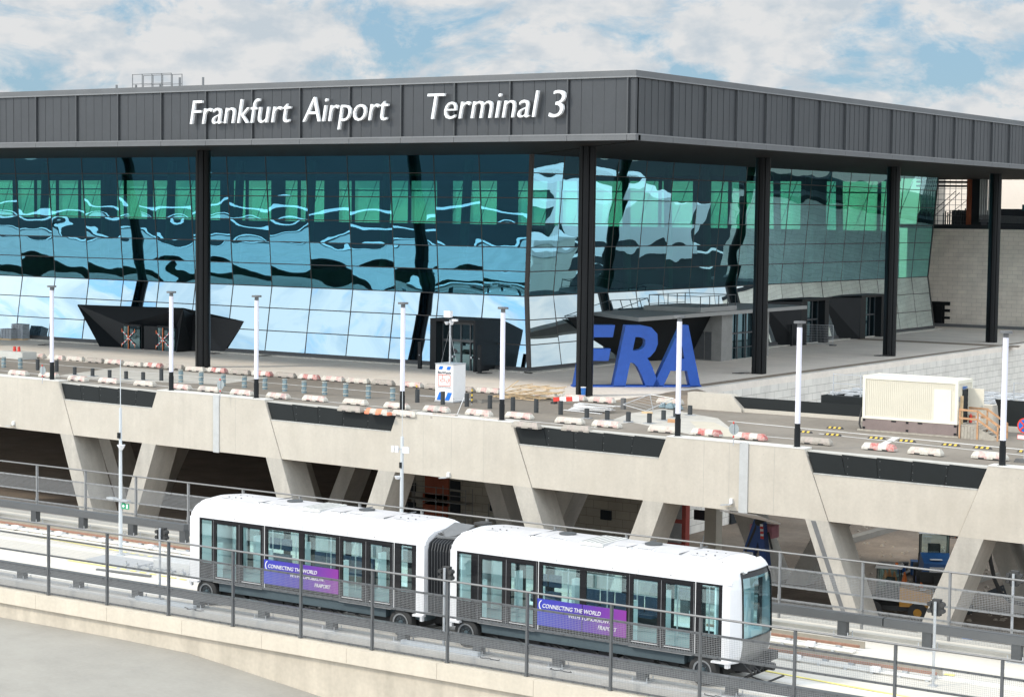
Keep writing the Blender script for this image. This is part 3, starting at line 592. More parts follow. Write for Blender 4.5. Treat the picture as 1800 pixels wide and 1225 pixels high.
m = MB(); m.prism([(-42.5, 117.45, 11.36), (-18, 117.45, 11.36), (-18, 117.45, 12.95), (-43.2, 117.45, 12.95)], (0, .06, 0)); m.build('rear_panel', PANEL, BR)
for (x0, x1) in ((-59.4, -56.9), (-56.3, -53.0)):
    pass
rl = [((-60.2, 7.3), (-56.9, .2), -1), ((-52.4, 7.3), (-56.3, .2), 1), ((-80.0, 7.3), (-77.2, .2), -1), ((-72.8, 7.3), (-76.2, .2), 1), ((-99.5, 7.3), (-96.5, .2), -1), ((-92.4, 7.3), (-95.6, .2), 1), ((-119, 7.3), (-116, .2), -1), ((-111, 7.3), (-115, .2), 1), ((-40.2, 7.3), (-36.9, .2), -1), ((-32.4, 7.3), (-36.3, .2), 1), ((-42.6, 7.3), (-39.6, .2), -1)]
for (xt, zt_), (xb_, zb_), s in rl:
    m = MB(); P = [(xt, 115.6, zt_), (xb_, 115.6, zb_), (xb_+1.3*(-s if s > 0 else 1)*(-1), 115.6, zb_), (xt+1.3*s, 115.6, zt_)]
    P = [(xt, 115.6, zt_), (xb_, 115.6, zb_), (xb_+1.35*s, 115.6, zb_), (xt+1.35*s, 115.6, zt_)]
    m.prism(P, (0, 2.2, 0)); m.build('leg', CONC2, BR)
# basement walls
BW = thing('basement_wall', (-100, 123, 0), 'sand coloured block wall of the basement in the shade under the raised road', 'wall')
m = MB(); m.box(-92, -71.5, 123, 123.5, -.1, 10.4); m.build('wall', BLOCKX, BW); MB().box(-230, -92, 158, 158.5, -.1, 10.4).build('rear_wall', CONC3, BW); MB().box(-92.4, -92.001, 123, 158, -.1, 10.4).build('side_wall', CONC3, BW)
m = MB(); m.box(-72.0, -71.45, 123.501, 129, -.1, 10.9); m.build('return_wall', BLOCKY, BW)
for px, py, ww, hh in ((765, 905, 2.4, 3.2), (768, 862, 2.3, 2.3)):
    q = aty(px, py, 122.9); MB().box(q.x-ww/2, q.x+ww/2, 122.86, 122.98, q.z-hh/2, q.z+hh/2).build('door', mat('dull_red_door', (.30, .07, .03), .7, .15, 1), BW)
for px, py in ((722, 856), (800, 853), (800, 872), (722, 890), (800, 893), (738, 900), (905, 905), (870, 890), (1065, 905), (1230, 905)):
    q = aty(px, py, 122.9); MB().box(q.x-.45, q.x+.45, 122.85, 122.985, q.z-.35, q.z+.35).build('opening', DARKIN, BW)
def scaff(px0, px1, py0, py1, y=121.2):
    a, b = aty(px0, py1, y), aty(px1, py1, y); zt_ = aty(px0, py0, y).z; m = MB()
    n = max(2, int((b.x-a.x)/2.2))
    for k in range(n+1):
        x = a.x+(b.x-a.x)*k/n; m.bar((x, y, 0), (x, y, zt_), .05, .05); m.bar((x, y+.9, 0), (x, y+.9, zt_), .05, .05)
    for z in (zt_-.05, zt_-.55, zt_-1.1, zt_-3.1): m.bar((a.x, y, z), (b.x, y, z), .045, .045)
    m.box(a.x, b.x, y, y+.9, zt_-1.15, zt_-1.08); m.bar((a.x, y, 1), (a.x+2.2, y, zt_-1.1), .04, .04)
    return m.build('scaffold', mat('scaff_grey', (.20, .20, .19), .6))
tag(scaff(715, 818, 850, 925), 'scaffold with a work deck before the red door under the bridge', 'scaffold')
tag(scaff(858, 900, 885, 935), 'small scaffold tower by the basement wall behind the second leg', 'scaffold')
# electric cabinet with red frame
q = aty(1183, 935, 121); m = MB(); m.box(q.x-1.0, q.x+1.0, 121, 121.6, .1, 6.1); cb = tag(m.build('switch_cabinet', mat('dull_red', (.32, .05, .035), .6, .15, 2)), 'red framed cabinet with white panels against the basement wall', 'cabinet')
for z0, z1 in ((1, 2.4), (2.7, 4.0), (4.4, 5.7)): MB().box(q.x-.75, q.x+.7, 120.93, 120.99, z0, z1).build('cabinet_panel', mat('dull_white', (.3, .3, .3)), cb)
# ladder
a = aty(1218, 970, 120.5); b_ = aty(1238, 895, 120.5); m = MB()
for dx in (0, .45): m.bar((a.x+dx, 120.5, a.z-2), (b_.x+dx, 121.6, b_.z), .05, .05)
for k in range(14): f = k/14; m.bar((a.x+(b_.x-a.x)*f, 120.5+1.1*f, a.z-2+(b_.z-a.z+2)*f), (a.x+.45+(b_.x-a.x)*f, 120.5+1.1*f, a.z-2+(b_.z-a.z+2)*f), .03, .03)
tag(m.build('ladder', STEEL), 'aluminium ladder leaning on the basement wall beside the concrete column', 'ladder')
# concrete column and door wall behind (lit part)
q = aty(1252, 930, 119.5); m = MB(); m.box(q.x-.45, q.x+.45, 119.2, 120.1, 0, 10.3); tag(m.build('concrete_column', mat('warm_conc', (.45, .41, .34), .85, .08, .8, bump=.1)), 'square concrete column beside the ladder below the bridge', 'column')
q1 = atx(1285, 940, -71.4); m = MB(); m.box(-71.44, -71.3, q1.y-.2, q1.y+2.9, 0, 6.2); tag(m.build('dark_doorway', DARKIN), 'tall dark doorway in the basement side wall behind the blue crane', 'doorway')
# ground kerbs, slabs
def strip(name, pts, wd, hh, m_, label, z=0.0, cat=None):
    m = MB()
    for a, b in zip(pts, pts[1:]): m.bar(at(*a, z)+Vector((0, 0, hh/2)), at(*b, z)+Vector((0, 0, hh/2)), wd, hh)
    return tag(m.build(name, m_), label, cat or name.replace('_', ' '))
strip('foundation_strip', [(1440, 968), (1582, 928)], .7, .4, CONC3, 'concrete foundation strip on the gravel behind the channelled leg')
strip('foundation_strip', [(1582, 928), (1700, 942)], .6, .4, CONC3, 'concrete foundation strip below the far pipes')
strip('kerb_strip', [(1545, 1028), (1650, 990)], .3, .2, CONC3, 'low kerb strip beside the blue loader')
strip('kerb_strip', [(1705, 1028), (1790, 1000), (1800, 998)], .3, .2, CONC3, 'low kerb strip right of the last slanted leg')
# lower building roof behind the container with safety rails
LB = thing('garage_ramp_roof', (-45, 130, 8), 'low black clad ramp roof with pale slats behind the site container', 'ramp roof')
m = MB(); m.box(-57.3, -20, 122.5, 123, 5, 12.0); m.box(-57.3, -56.8, 123.001, 131, 5, 12.0); m.build('black_wall', PANEL, LB)
m = MB()
for k in range(30): m.box(-57+1.2*k, -56.4+1.2*k, 123, 131, 12.02, 12.1)
for k in range(5): m.box(-57, -20, 123.3+1.8*k, 123.45+1.8*k, 12.12, 12.22)
m.build('roof_slat', STEEL, LB)
def rail_line(pts, z0, hh, label):
    m = MB()
    for q in pts: m.bar((q[0], q[1], z0-.6), (q[0], q[1], z0+hh), .06, .06)
    for a, b in zip(pts, pts[1:]):
        for z in (z0+hh-.05, z0+hh*.55): m.bar((a[0], a[1], z), (b[0], b[1], z), .045, .045)
    return tag(m.build('guard_rail', STEEL), label, 'guard rail')
rail_line([(-44+3.2*k, 123, 0) for k in range(8)], 12.1, 1.5, 'thin steel guard rail above the black ramp wall at right')
rail_line([(-56.6+2*k, 122.9, 0) for k in range(4)], 12.0, 1.5, 'short steel guard rail on the roof left of the container')
# ================================================================== PEOPLE MOVER VIADUCT
VX0, VX1 = -130.0, -8.0
VI = thing('people_mover_viaduct', (-40, 55, 0), 'white concrete viaduct of the people mover with pale coping walls', 'viaduct')
m = MB(); m.box(VX0, VX1, 50.2, 62.0, 9.2, 10.0); m.build('deck', VDECK, VI)
for k in range(34):
    x = VX0+3.62*k; MB().box(x+.006, x+3.614, 49.15, 49.78, 9.46, 9.97).build('coping_block', COPE, VI)
m = MB(); m.box(VX0, VX1, 49.32, 51.0, -.1, 9.455); m.box(VX0, VX1, 49.79, 50.11, 9.456, 9.74); m.build('side_wall', WALLC, VI)
m = MB(); m.box(VX0, VX1, 50.12, 51.05, 9.7, 10.09); m.build('near_plinth', mat('plinth_grey', (.52, .51, .49), .9, .1, .8, bump=.3), VI)
m = MB(); m.box(VX0, VX1, 60.85, 62.1, 9.7, 10.12); m.box(VX0, VX1, 61.2, 62.0, 9.0, 9.7); m.build('far_plinth', VDECK, VI)
m = MB(); m.box(VX0, VX1, 53, 60.5, 0, 9.19) if False else m.box(VX0, VX1, 52, 60, 8.2, 9.19); m.build('box_girder', WALLC, VI)
for k in range(3): MB().box(-66+22*k, -62+22*k, 53.5, 58.5, 0, 8.19).build('pier', WALLC, VI)
# running pads, slightly greyer, and painted lines
for y0, y1 in ((51.55, 52.0), (53.35, 53.85), (56.6, 57.1), (58.6, 59.1)):
    o = MB().box(VX0, VX1, y0, y1, 10.0, 10.012).build('running_pad', mat('pad_concrete', (.66, .64, .60), .85, .06, .5), VI)
def yl(a, b, wd=.06, dash=0):
    A = at(*a, 10.016); B = at(*b, 10.016); m = MB()
    if dash:
        n = int((B-A).length/dash)
        for k in range(n): m.bar(A.lerp(B, k/n), A.lerp(B, (k+.55)/n), wd*2, .006)
    else: m.bar(A, B, wd*2, .006)
    o = m.build('yellow_line', ROADY); o['kind'] = 'structure'; o['label'] = 'thin yellow line painted on the viaduct deck'; o['category'] = 'line marking'
yl((0, 932), (212, 968)); yl((120, 984), (195, 996)); yl((215, 969), (275, 979), dash=.5); yl((195, 996), (335, 1020), dash=.5); yl((1345, 1178), (1800, 1262))
yl((1475, 1159), (1560, 1172), .09); yl((1660, 1184), (1678, 1186), .12)
P = [at(x, y, 10.004) for x, y in ((150, 982), (212, 969), (336, 988), (336, 1014), (200, 999))]
o = MB().prism(P[::-1], (0, 0, .006)).build('grey_deck_patch', mat('grey_coating', (.40, .41, .42), .8, .05, .6)); o['kind'] = 'structure'; o['label'] = 'grey coated patch on the viaduct deck'; o['category'] = 'deck patch'
FENC = mat('fence_grey', (.12, .125, .13), .45, .06, 3, metal=.3)
# fences ---------------------------------------------------------------
def mesh_panel_mb(wd, z0, z1, cell=.052, r=.0042):
    m = MB(); n = int(wd/cell)
    def strip_(x0, x1, za, zb):
        m.add([(x0, -.003, za), (x1, -.003, za), (x1, -.003, zb), (x0, -.003, zb), (x0, .003, za), (x1, .003, za), (x1, .003, zb), (x0, .003, zb)], [(0, 1, 2, 3), (7, 6, 5, 4), (0, 3, 7, 4), (1, 5, 6, 2), (3, 2, 6, 7), (0, 4, 5, 1)])
    for k in range(n+1): x = wd*k/n; strip_(x-r, x+r, z0, z1)
    nz = int((z1-z0)/cell)
    for k in range(nz+1): z = z0+(z1-z0)*k/nz; strip_(0, wd, z-r, z+r)
    return m
def fence(name, x0, n, sp, y, zb, flats, mtop, label, colm, facing, cell, r, top):
    F = thing(name, (x0+sp*n/2, y, zb), label, 'fence')
    post0 = MB().box(-.035, .035, -.05, .05, 0, top-.05); post0.box(-.06, .06, -.07, .07, 0, .03); post0.box(-.045, .045, -.07, -.05, .75, .95); post0.box(-.03, .03, -.055, .06, top-.12, top-.02)
    ctr = F.location.copy(); prot = None; mp0 = None; rl0 = None
    for k in range(n+1):
        if prot is None:
            prot = post0.build('post', colm, None); o = prot
        else: o = prot.copy(); S.collection.objects.link(o)
        o.parent = F; o.location = (x0+k*sp-ctr.x, 0, 0)
        if k == n: break
        if mp0 is None:
            mq_ = mesh_panel_mb(sp-.08, .08, flats[2], cell, r); mr2 = mesh_panel_mb(sp-.08, flats[1], flats[0], cell, r); mq_.add(mr2.v, mr2.f); mp0 = mq_.build('mesh_panel', mat('mesh_wire', (.30, .305, .31), .5, .05, 3) if facing > 0 else mat('mesh_wire_far', (.36, .36, .35), .5, .05, 3), None)
            mm = MB()
            for z in flats:
                mm.box(0, sp-.08, -.02, .02, z-.03, z+.03)
                for q in range(8): xx = .15+q*(sp-.4)/7; mm.box(xx-.018, xx+.018, -.045*facing-.01, -.045*facing+.01, z-.018, z+.018)
            rl0 = mm.build('rail', colm, None); a, b = mp0, rl0
        else:
            a, b = mp0.copy(), rl0.copy(); S.collection.objects.link(a); S.collection.objects.link(b)
        for o in (a, b): o.parent = F; o.location = (x0+k*sp-ctr.x+.04, 0, 0)
    hr = MB().cyl((x0, y, zb+top), (x0+n*sp, y, zb+top), .034, n=8).build('handrail', mat('handrail_steel', (.17, .172, .175), .45, .05, 4, metal=.3), F, smooth=True)
    return F
fence('mesh_fence', -29.7-2.985*14, 20, 2.985, 49.42, 9.98, (2.09, 1.45, .94, .06), 2.08, 'dark mesh fence with a round steel handrail on the near viaduct coping', FENC, 1, .052, .0022, 2.58)
fence('mesh_fence', -30.15-3.1*14, 20, 3.1, 61.45, 10.0, (1.87, 1.25, .77, .06), 1.86, 'mesh fence with pale rails along the far side of the viaduct before the slanted legs', mat('galv_fence', (.25, .255, .26), .5, .08, 3, metal=.3), 1, .052, .0036, 2.42)
# guide beams -----------------------------------------------------------
def guide(segs, y, sx0, nst, name, label):
    zb_ = 10.10 if y < 55 else 10.32
    G = thing('guide_beam', (segs[0][0], y, 10), label, 'guide beam')
    for a, b in segs: MB().box(a, b, y-.15, y+.15, zb_+.27, zb_+.53).box(a, b, y-.11, y+.11, zb_+.531, zb_+.55).build('beam', mat('guide_grey', (.105, .11, .115), .45, .06, 1, metal=.2), G)
    for k in range(nst):
        x = sx0+3.0*k
        if not any(a-.1 < x < b+.1 for a, b in segs): continue
        s = MB().box(x-.16, x+.16, y-.13, y+.13, 10.1, zb_+.269).build('stub', DSTEEL, G)
        f = MB().box(x-.3, x+.3, y-.24, y+.24, 10.09 if y < 55 else 10.0, 10.12 if y < 55 else 10.03)
        for dx in (-.25, .25):
            for dy in (-.19, .19): f.cyl((x+dx, y+dy, 10.05), (x+dx, y+dy, 10.24), .018, n=6)
        f.build('foot_plate', STEEL, s)
    return G
guide([(-75, -8)], 50.62, -74.3, 23, 'a', 'long dark box guide beam on stubs just inside the near fence')
guide([(-75, -57.1), (-34, -25.75), (-25.7, -8)], 60.3, -75.2, 23, 'b', 'dark box guide beam on stubs along the far viaduct edge')
# power rails and conduits
def power_rail(x0, x1, y, label):
    G = thing('power_rail', (x0, y, 10), label, 'power rail')
    MB().box(x0, x1, y-.05, y+.05, 10.12, 10.2).build('conductor', RAILB, G)
    c = MB()
    for k in range(3): c.cyl((x0, y-.25-.12*k, 10.06), (x1, y-.25-.12*k, 10.06), .04, n=6)
    c.build('conduit', mat('conduit_white', (.62, .61, .58), .6, .1, 3), G)
    c = MB(); x = x0+.4
    while x < x1: c.box(x-.05, x+.05, y-.55, y+.12, 10.0, 10.07); c.box(x-.09, x+.09, y-.1, y+.1, 10.07, 10.13); x += .9
    c.build('bracket', STEEL, G); c = MB(); x = x0+1.4
    while x < x1: c.box(x-.14, x+.14, y-.6, y-.4, 10.07, 10.22); x += 2.7
    c.build('junction_box', WHITE2, G)
    MB().box(x0, x1, y+.42, y+.47, 10.02, 10.24).build('side_beam', mat('side_beam', (.30, .27, .22), .8, .1, 2), G)
power_rail(-75, -48, 59.0, 'rust red power rail with conduits behind the train at left')
power_rail(-31.5, -25.9, 58.7, 'short rust red power rail behind the train nose')
power_rail(-31.0, -22.4, 56.6, 'power rail with conduits in the middle of the deck right of the train')
# equipment rack beside the grey patch
m = MB()
q = at(245, 1000, 10)
E_ = thing('switch_machine', (q.x, q.y, 10), 'low grey track switch machine on the grey deck patch left of the train', 'switch machine')
a, b = at(235, 998, 10), at(335, 1010, 10)
MB().box(at(266, 1003, 10).x, at(333, 1012, 10).x, at(333, 1012, 10).y, at(333, 1012, 10).y+1.3, 10.02, 10.42).build('cover', mat('grey_cover', (.55, .56, .56), .6, .05, 1), E_)
m = MB()
for k in range(9): m.box(a.x+.3+.45*k, a.x+.36+.45*k, a.y-.2, a.y+.9, 10.1, 10.14)
for yy in (-.2, .3, .9): m.box(a.x+.3, a.x+4.0, a.y+yy, a.y+yy+.06, 10.06, 10.1)
for k in range(6): m.cyl((a.x-.2+.6*k, a.y-.2, 10.02), (a.x-.2+.6*k, a.y-.2, 10.3), .04); m.box(a.x-.3+.6*k, a.x-.1+.6*k, a.y-.3, a.y-.12, 10.1, 10.18)
m.build('frame', STEEL, E_)
tag(MB().bar(at(170, 1000, 10.05), at(265, 1012, 10.05), .12, .06).build('steel_profile', MSTEEL), 'thin steel profile lying on the deck left of the train', 'steel profile')
# dropped cable trays beside near plinth
for (pa, pb, lab) in (((228, 1043), (335, 1059), 'galvanised cable tray on the near plinth by the left signal'), ((694, 1120), (831, 1142), 'galvanised cable tray on the near plinth below the bellows')):
    a, b = at(*pa, 10.35), at(*pb, 10.35); m = MB(); m.bar((a.x, 50.35, 10.16), (b.x, 50.35, 10.16), .16, .12)
    tag(m.build('cable_tray', mat('tray_steel', (.5, .54, .58), .4, .05, 2, metal=.2)), lab, 'cable tray')
def cable(pts, r, m_, label, z=None):
    return tag(MB().tube(pts, r, 6).build('cable', m_), label, 'cable')
rr = random.Random(5)
for k, px in enumerate((275, 810, 940, 1220)):
    q = at(px, 1075+(px-275)*.155, 10.2); pts = [(q.x+.25*math.sin(t*1.3)+.03*t, 49.95+.0*t, 10.28-.02*t+.05*math.sin(t*2)) for t in range(9)]
    pts = [(q.x+.12*t+.1*math.sin(t*2.1+k), 50.2-.04*abs(math.sin(t)), 10.12+.02*math.cos(t*1.7)) for t in range(8)]
    cable(pts, .015, RUBBER, 'black cable lying on the near plinth, %s from the left' % ORD[k])
# masts -----------------------------------------------------------------
def zpy(q0, py, px):      # height of picture row py above the foot point q0
    d = ray(px, py); t = math.hypot(q0.x, q0.y)/math.hypot(d.x, d.y); return CZ+d.z*t
q = at(212, 976, 10); z_ = lambda py: zpy(q, py, 212)
Mm = thing('camera_mast', q, 'tall grey mast with a camera and an exit sign left of the train', 'mast')
m = MB().cyl(q, (q.x, q.y, z_(717)), .085, .06, n=12); m.cyl((q.x, q.y, z_(717)), (q.x, q.y, z_(632)), .018, n=6); m.cyl(q, q+Vector((0, 0, .04)), .2, n=12); m.build('pole', mat('mast_grey', (.55, .58, .6), .4, .04, 2), Mm, smooth=True)
MB().box(q.x-.07, q.x+.07, q.y-.12, q.y-.06, z_(770), z_(760)).build('control_box', BLACK, Mm)
m = MB().cyl((q.x+.12, q.y-.08, z_(785)), (q.x+.12, q.y-.08, z_(781)), .13, .17, n=12); m.cyl((q.x+.12, q.y-.08, z_(790)), (q.x+.12, q.y-.08, z_(785)), .06, .13, n=12); m.bar((q.x, q.y, z_(783)), (q.x+.12, q.y-.05, z_(783)), .05, .05); m.build('dome_camera', WHITE, Mm, smooth=True)
m = MB(); m.bar((q.x-.55, q.y-.1, z_(876)), (q.x+.5, q.y-.1, z_(878)), .12, .05); m.box(q.x-.6, q.x-.2, q.y-.2, q.y+.02, z_(878), z_(875)); m.box(q.x+.15, q.x+.55, q.y-.2, q.y+.02, z_(879), z_(876.5)); m.build('lamp_arm', STEEL, Mm)
ex = MB().box(q.x+.12, q.x+.52, q.y-.06, q.y-.03, z_(893), z_(883)).build('exit_sign', mat('exit_green', (.01, .30, .14), .5, .02, 1), Mm)
m = MB(); zc_ = z_(888); m.box(q.x+.16, q.x+.26, q.y-.067, q.y-.061, zc_-.03, zc_+.03); m.bar((q.x+.2, q.y-.065, zc_+.06), (q.x+.29, q.y-.065, zc_), .012, .03); m.bar((q.x+.2, q.y-.065, zc_-.06), (q.x+.29, q.y-.065, zc_), .012, .03); m.box(q.x+.38, q.x+.47, q.y-.067, q.y-.061, zc_-.08, zc_+.09); m.build('pictogram', WHITE2, ex)
q = at(705, 983, 10); z_ = lambda py: zpy(q, py, 705)
Mm = thing('antenna_mast', q, 'tall grey mast with four white radio panels behind the train', 'mast')
q = Vector((q.x, q.y, 10)); m = MB().cyl(q, (q.x, q.y, z_(767)), .085, .065, n=12); m.cyl((q.x, q.y, z_(767)), (q.x, q.y, z_(655)), .012, n=6); m.build('pole', mat('mast_grey', (.55, .58, .6)), Mm, smooth=True)
for dx, w_ in ((-.38, .12), (-.18, .16), (.2, .18), (.36, .14)): MB().box(q.x+dx-w_/2, q.x+dx+w_/2, q.y-.14, q.y-.08, z_(795), z_(784)).build('radio_panel', WHITE, Mm)
m = MB().bar((q.x-.4, q.y-.05, z_(790)), (q.x+.4, q.y-.05, z_(788)), .04, .05); m.build('bracket', STEEL, Mm)
MB().box(q.x-.05, q.x+.05, q.y-.12, q.y-.07, z_(822), z_(812)).build('control_box', BLACK, Mm)
m = MB().cyl((q.x-.16, q.y-.05, z_(842)), (q.x-.16, q.y-.05, z_(837)), .1, .15, n=12); m.bar((q.x, q.y, z_(838)), (q.x-.15, q.y-.03, z_(838)), .05, .05); m.build('dome_camera', WHITE, Mm, smooth=True)
def signal(q, px, pytop, pyhead, label):
    z_ = lambda py: zpy(q, py, px); G = thing('signal_post', q, label, 'signal')
    MB().cyl(q, (q.x, q.y, z_(pytop)), .045, n=10).box(q.x-.12, q.x+.12, q.y-.12, q.y+.12, q.z, q.z+.03).build('pole', STEEL, G, smooth=False)
    zc = z_(pyhead); m = MB()
    m.cyl((q.x-.14, q.y+.1, zc+.0), (q.x+.14, q.y+.1, zc), .21, n=8) if False else m.box(q.x-.2, q.x+.2, q.y+.06, q.y+.22, zc-.17, zc+.17)
    m.box(q.x-.13, q.x+.13, q.y+.05, q.y+.23, zc-.25, zc+.25)
    for dx, dz in ((-.2, .1), (-.2, -.1), (.2, .1), (.2, -.1)): m.cyl((q.x+dx, q.y+.0, zc+dz), (q.x+dx, q.y+.2, zc+dz), .07, n=8)
    m.build('signal_head', RUBBER, G)
q = at(281, 1052, 10.1); signal(q, 281, 928, 940, 'small signal with a black head standing at the near plinth left of the train')
q = at(780, 1139, 10.1); signal(q, 780, 998, 1010, 'small signal with a black head in front of the train bellows')
q = at(1640, 1205, 10.0); signal(q, 1640, 1057, 1068, 'signal with a broad black head right of the train, in the open deck')
q = at(1778, 1124, 10.4); signal(q, 1778, 1008, 1017, 'signal with a black head at the far fence by the right edge')
# ================================================================== TRAIN
TR = thing('people_mover_train', (-37.2, 52.75, 10), 'white two car people mover train with black window bands and purple banners', 'train')
Y0, Y1 = 51.35, 53.95
prof = [(0, 13.14), (.0, 13.34), (.05, 13.50), (.15, 13.62), (.32, 13.70), (.45, 13.72), (.47, 13.76), (.95, 13.80), (1.3, 13.82)]
prof = prof+[(2.6-a, z) for a, z in reversed(prof[:-1])]
def roof(x0, x1, nose0=False, nose1=False):
    m = MB(); st = []
    for x, dz, iy in ((x0, .22, .05), (x0+.10, .12, .02), (x0+.3, .04, 0), (x0+.6, 0, 0), (x1-.6, 0, 0), (x1-.3, .04, 0), (x1-.1, .12, .02), (x1, .22, .05)):
        if nose1 and x > x1-.5: dz *= 1.25
        st.append([(x, Y0+a*(1-iy/1.3*2)+iy, 13.14 if z <= 13.14 else z-dz*min(1, (z-13.14)/.3)) for a, z in prof])
    n = len(prof)
    for s in st: m.v += s
    for k in range(len(st)-1):
        for i in range(n-1): a = k*n+i; m.f.append((a, a+1, a+n+1, a+n)); m.m.append(0)
    m.f.append(tuple(range(n))); m.m.append(0); m.f.append(tuple(reversed(range((len(st)-1)*n, len(st)*n)))); m.m.append(0)
    # underside
    m.f.append((0, n-1, (len(st)-1)*n+n-1, (len(st)-1)*n)[::-1]); m.m.append(0)
    rf = m.build('car_roof', WHITE, TR, smooth=True)
    rp_ = MB(); X_ = [x0+.7, x1-.7]
    for xa_, xb_ in ((x0+.7, x0+(x1-x0)*.31), (x0+(x1-x0)*.312, x0+(x1-x0)*.688), (x0+(x1-x0)*.69, x1-.7)):
        for (a, za), (b, zb) in zip(prof[6:-6], prof[7:-6]): rp_.hexa([(xa_, Y0+a, za), (xb_, Y0+a, za), (xb_, Y0+b, zb), (xa_, Y0+b, zb)], [(xa_, Y0+a, za+.012), (xb_, Y0+a, za+.012), (xb_, Y0+b, zb+.012), (xa_, Y0+b, zb+.012)])
    rp_.build('roof_panel', mat('roof_panel_grey', (.50, .49, .50), .55, .08, 1.5, dirt=(.40, .385, .37), dirt_amt=.5), rf)
    # grilles, fans and service hatch
    L_ = x1-x0; g = MB(); fn = MB(); ht = MB(); dk = MB()
    for f in (.12, .285, .365, .60, .68, .86):
        xx = x0+L_*f; g.box(xx-.30, xx+.30, Y0+.52, Y0+.66, 13.78, 13.81)
        for j in range(9): dk.box(xx-.27+.06*j, xx-.245+.06*j, Y0+.535, Y0+.645, 13.811, 13.815)
    for f in (.35, .66): xx = x0+L_*f; fn.cyl((xx, Y0+1.45, 13.83), (xx, Y0+1.45, 13.87), .28, n=20)
    for f in (.10, .13, .155, .84, .87, .90):
        for j in range(2): dk.cyl((x0+L_*f+.1*j, Y0+.9+.5*j, 13.80), (x0+L_*f+.1*j, Y0+.9+.5*j, 13.84), .025, n=6)
    ht.box(x0+L_*.455, x0+L_*.54, Y0+.42, Y0+1.9, 13.74, 13.85)
    for j in range(5): dk.box(x0+L_*.46+.17*j, x0+L_*.46+.03+.17*j, Y0+.5, Y0+1.85, 13.851, 13.856)
    dk.box(x0+.5, x1-.5, Y0+.455, Y0+.462, 13.70, 13.745)
    for f in (.045, .31, .50, .69, .955): dk.box(x0+L_*f, x0+L_*f+.008, Y0-.004, Y0+.004, 13.16, 13.33)
    for f in (.2, .4, .6, .8): dk.box(x0+L_*f, x0+L_*f+.03, Y0-.008, Y0+.01, 13.22, 13.25)
    for f in (.27, .62, .80): dk.box(x0+L_*f, x0+L_*f+.012, Y0+.5, Y0+2.3, 13.79, 13.826)
    g.build('vent_grille', WHITE2, rf); fn.build('roof_fan', DSTEEL, rf); ht.build('roof_hatch', mat('hatch_grey', (.55, .55, .53), .5), rf); dk.build('roof_fixing', MSTEEL, rf)
    return rf
X1a, X1b, X2a, X2b = -48.42, -38.03, -36.98, -26.78
roof(X1a, X1b); roof(X2a, X2b, nose1=True)
LAMP = bpy.data.materials.new('lamp_strip'); LAMP.use_nodes = True; _b = LAMP.node_tree.nodes['Principled BSDF']; _b.inputs['Emission Color'].default_value = (.9, 1, 1, 1); _b.inputs['Emission Strength'].default_value = 5
SIDEM = mat('gloss_black', (.012, .012, .014), .18, .03, 2)
features = {
 1: dict(x=(X1a, X1b), pil=((X1a, -47.97), (-38.36, X1b)), nar=((-47.90, -47.39), (-39.01, -38.54)), dl=((-47.18, -46.24), (-45.95, -45.11), (-41.46, -40.63), (-40.29, -39.46)), win=((-44.79, -43.38), (-43.15, -41.76)), div=(-44.92, -39.27), ban=(-44.93, -41.62)),
 2: dict(x=(X2a, -26.95), pil=((X2a, -36.72), (-27.05, -26.95)), nar=((-36.67, -36.16), (-27.75, -27.17)), dl=((-35.75, -34.95), (-34.63, -33.76), (-30.12, -29.26), (-28.99, -28.13)), win=((-33.42, -32.03), (-31.80, -30.36)), div=(-33.56, -27.95), ban=(-33.58, -30.33))}
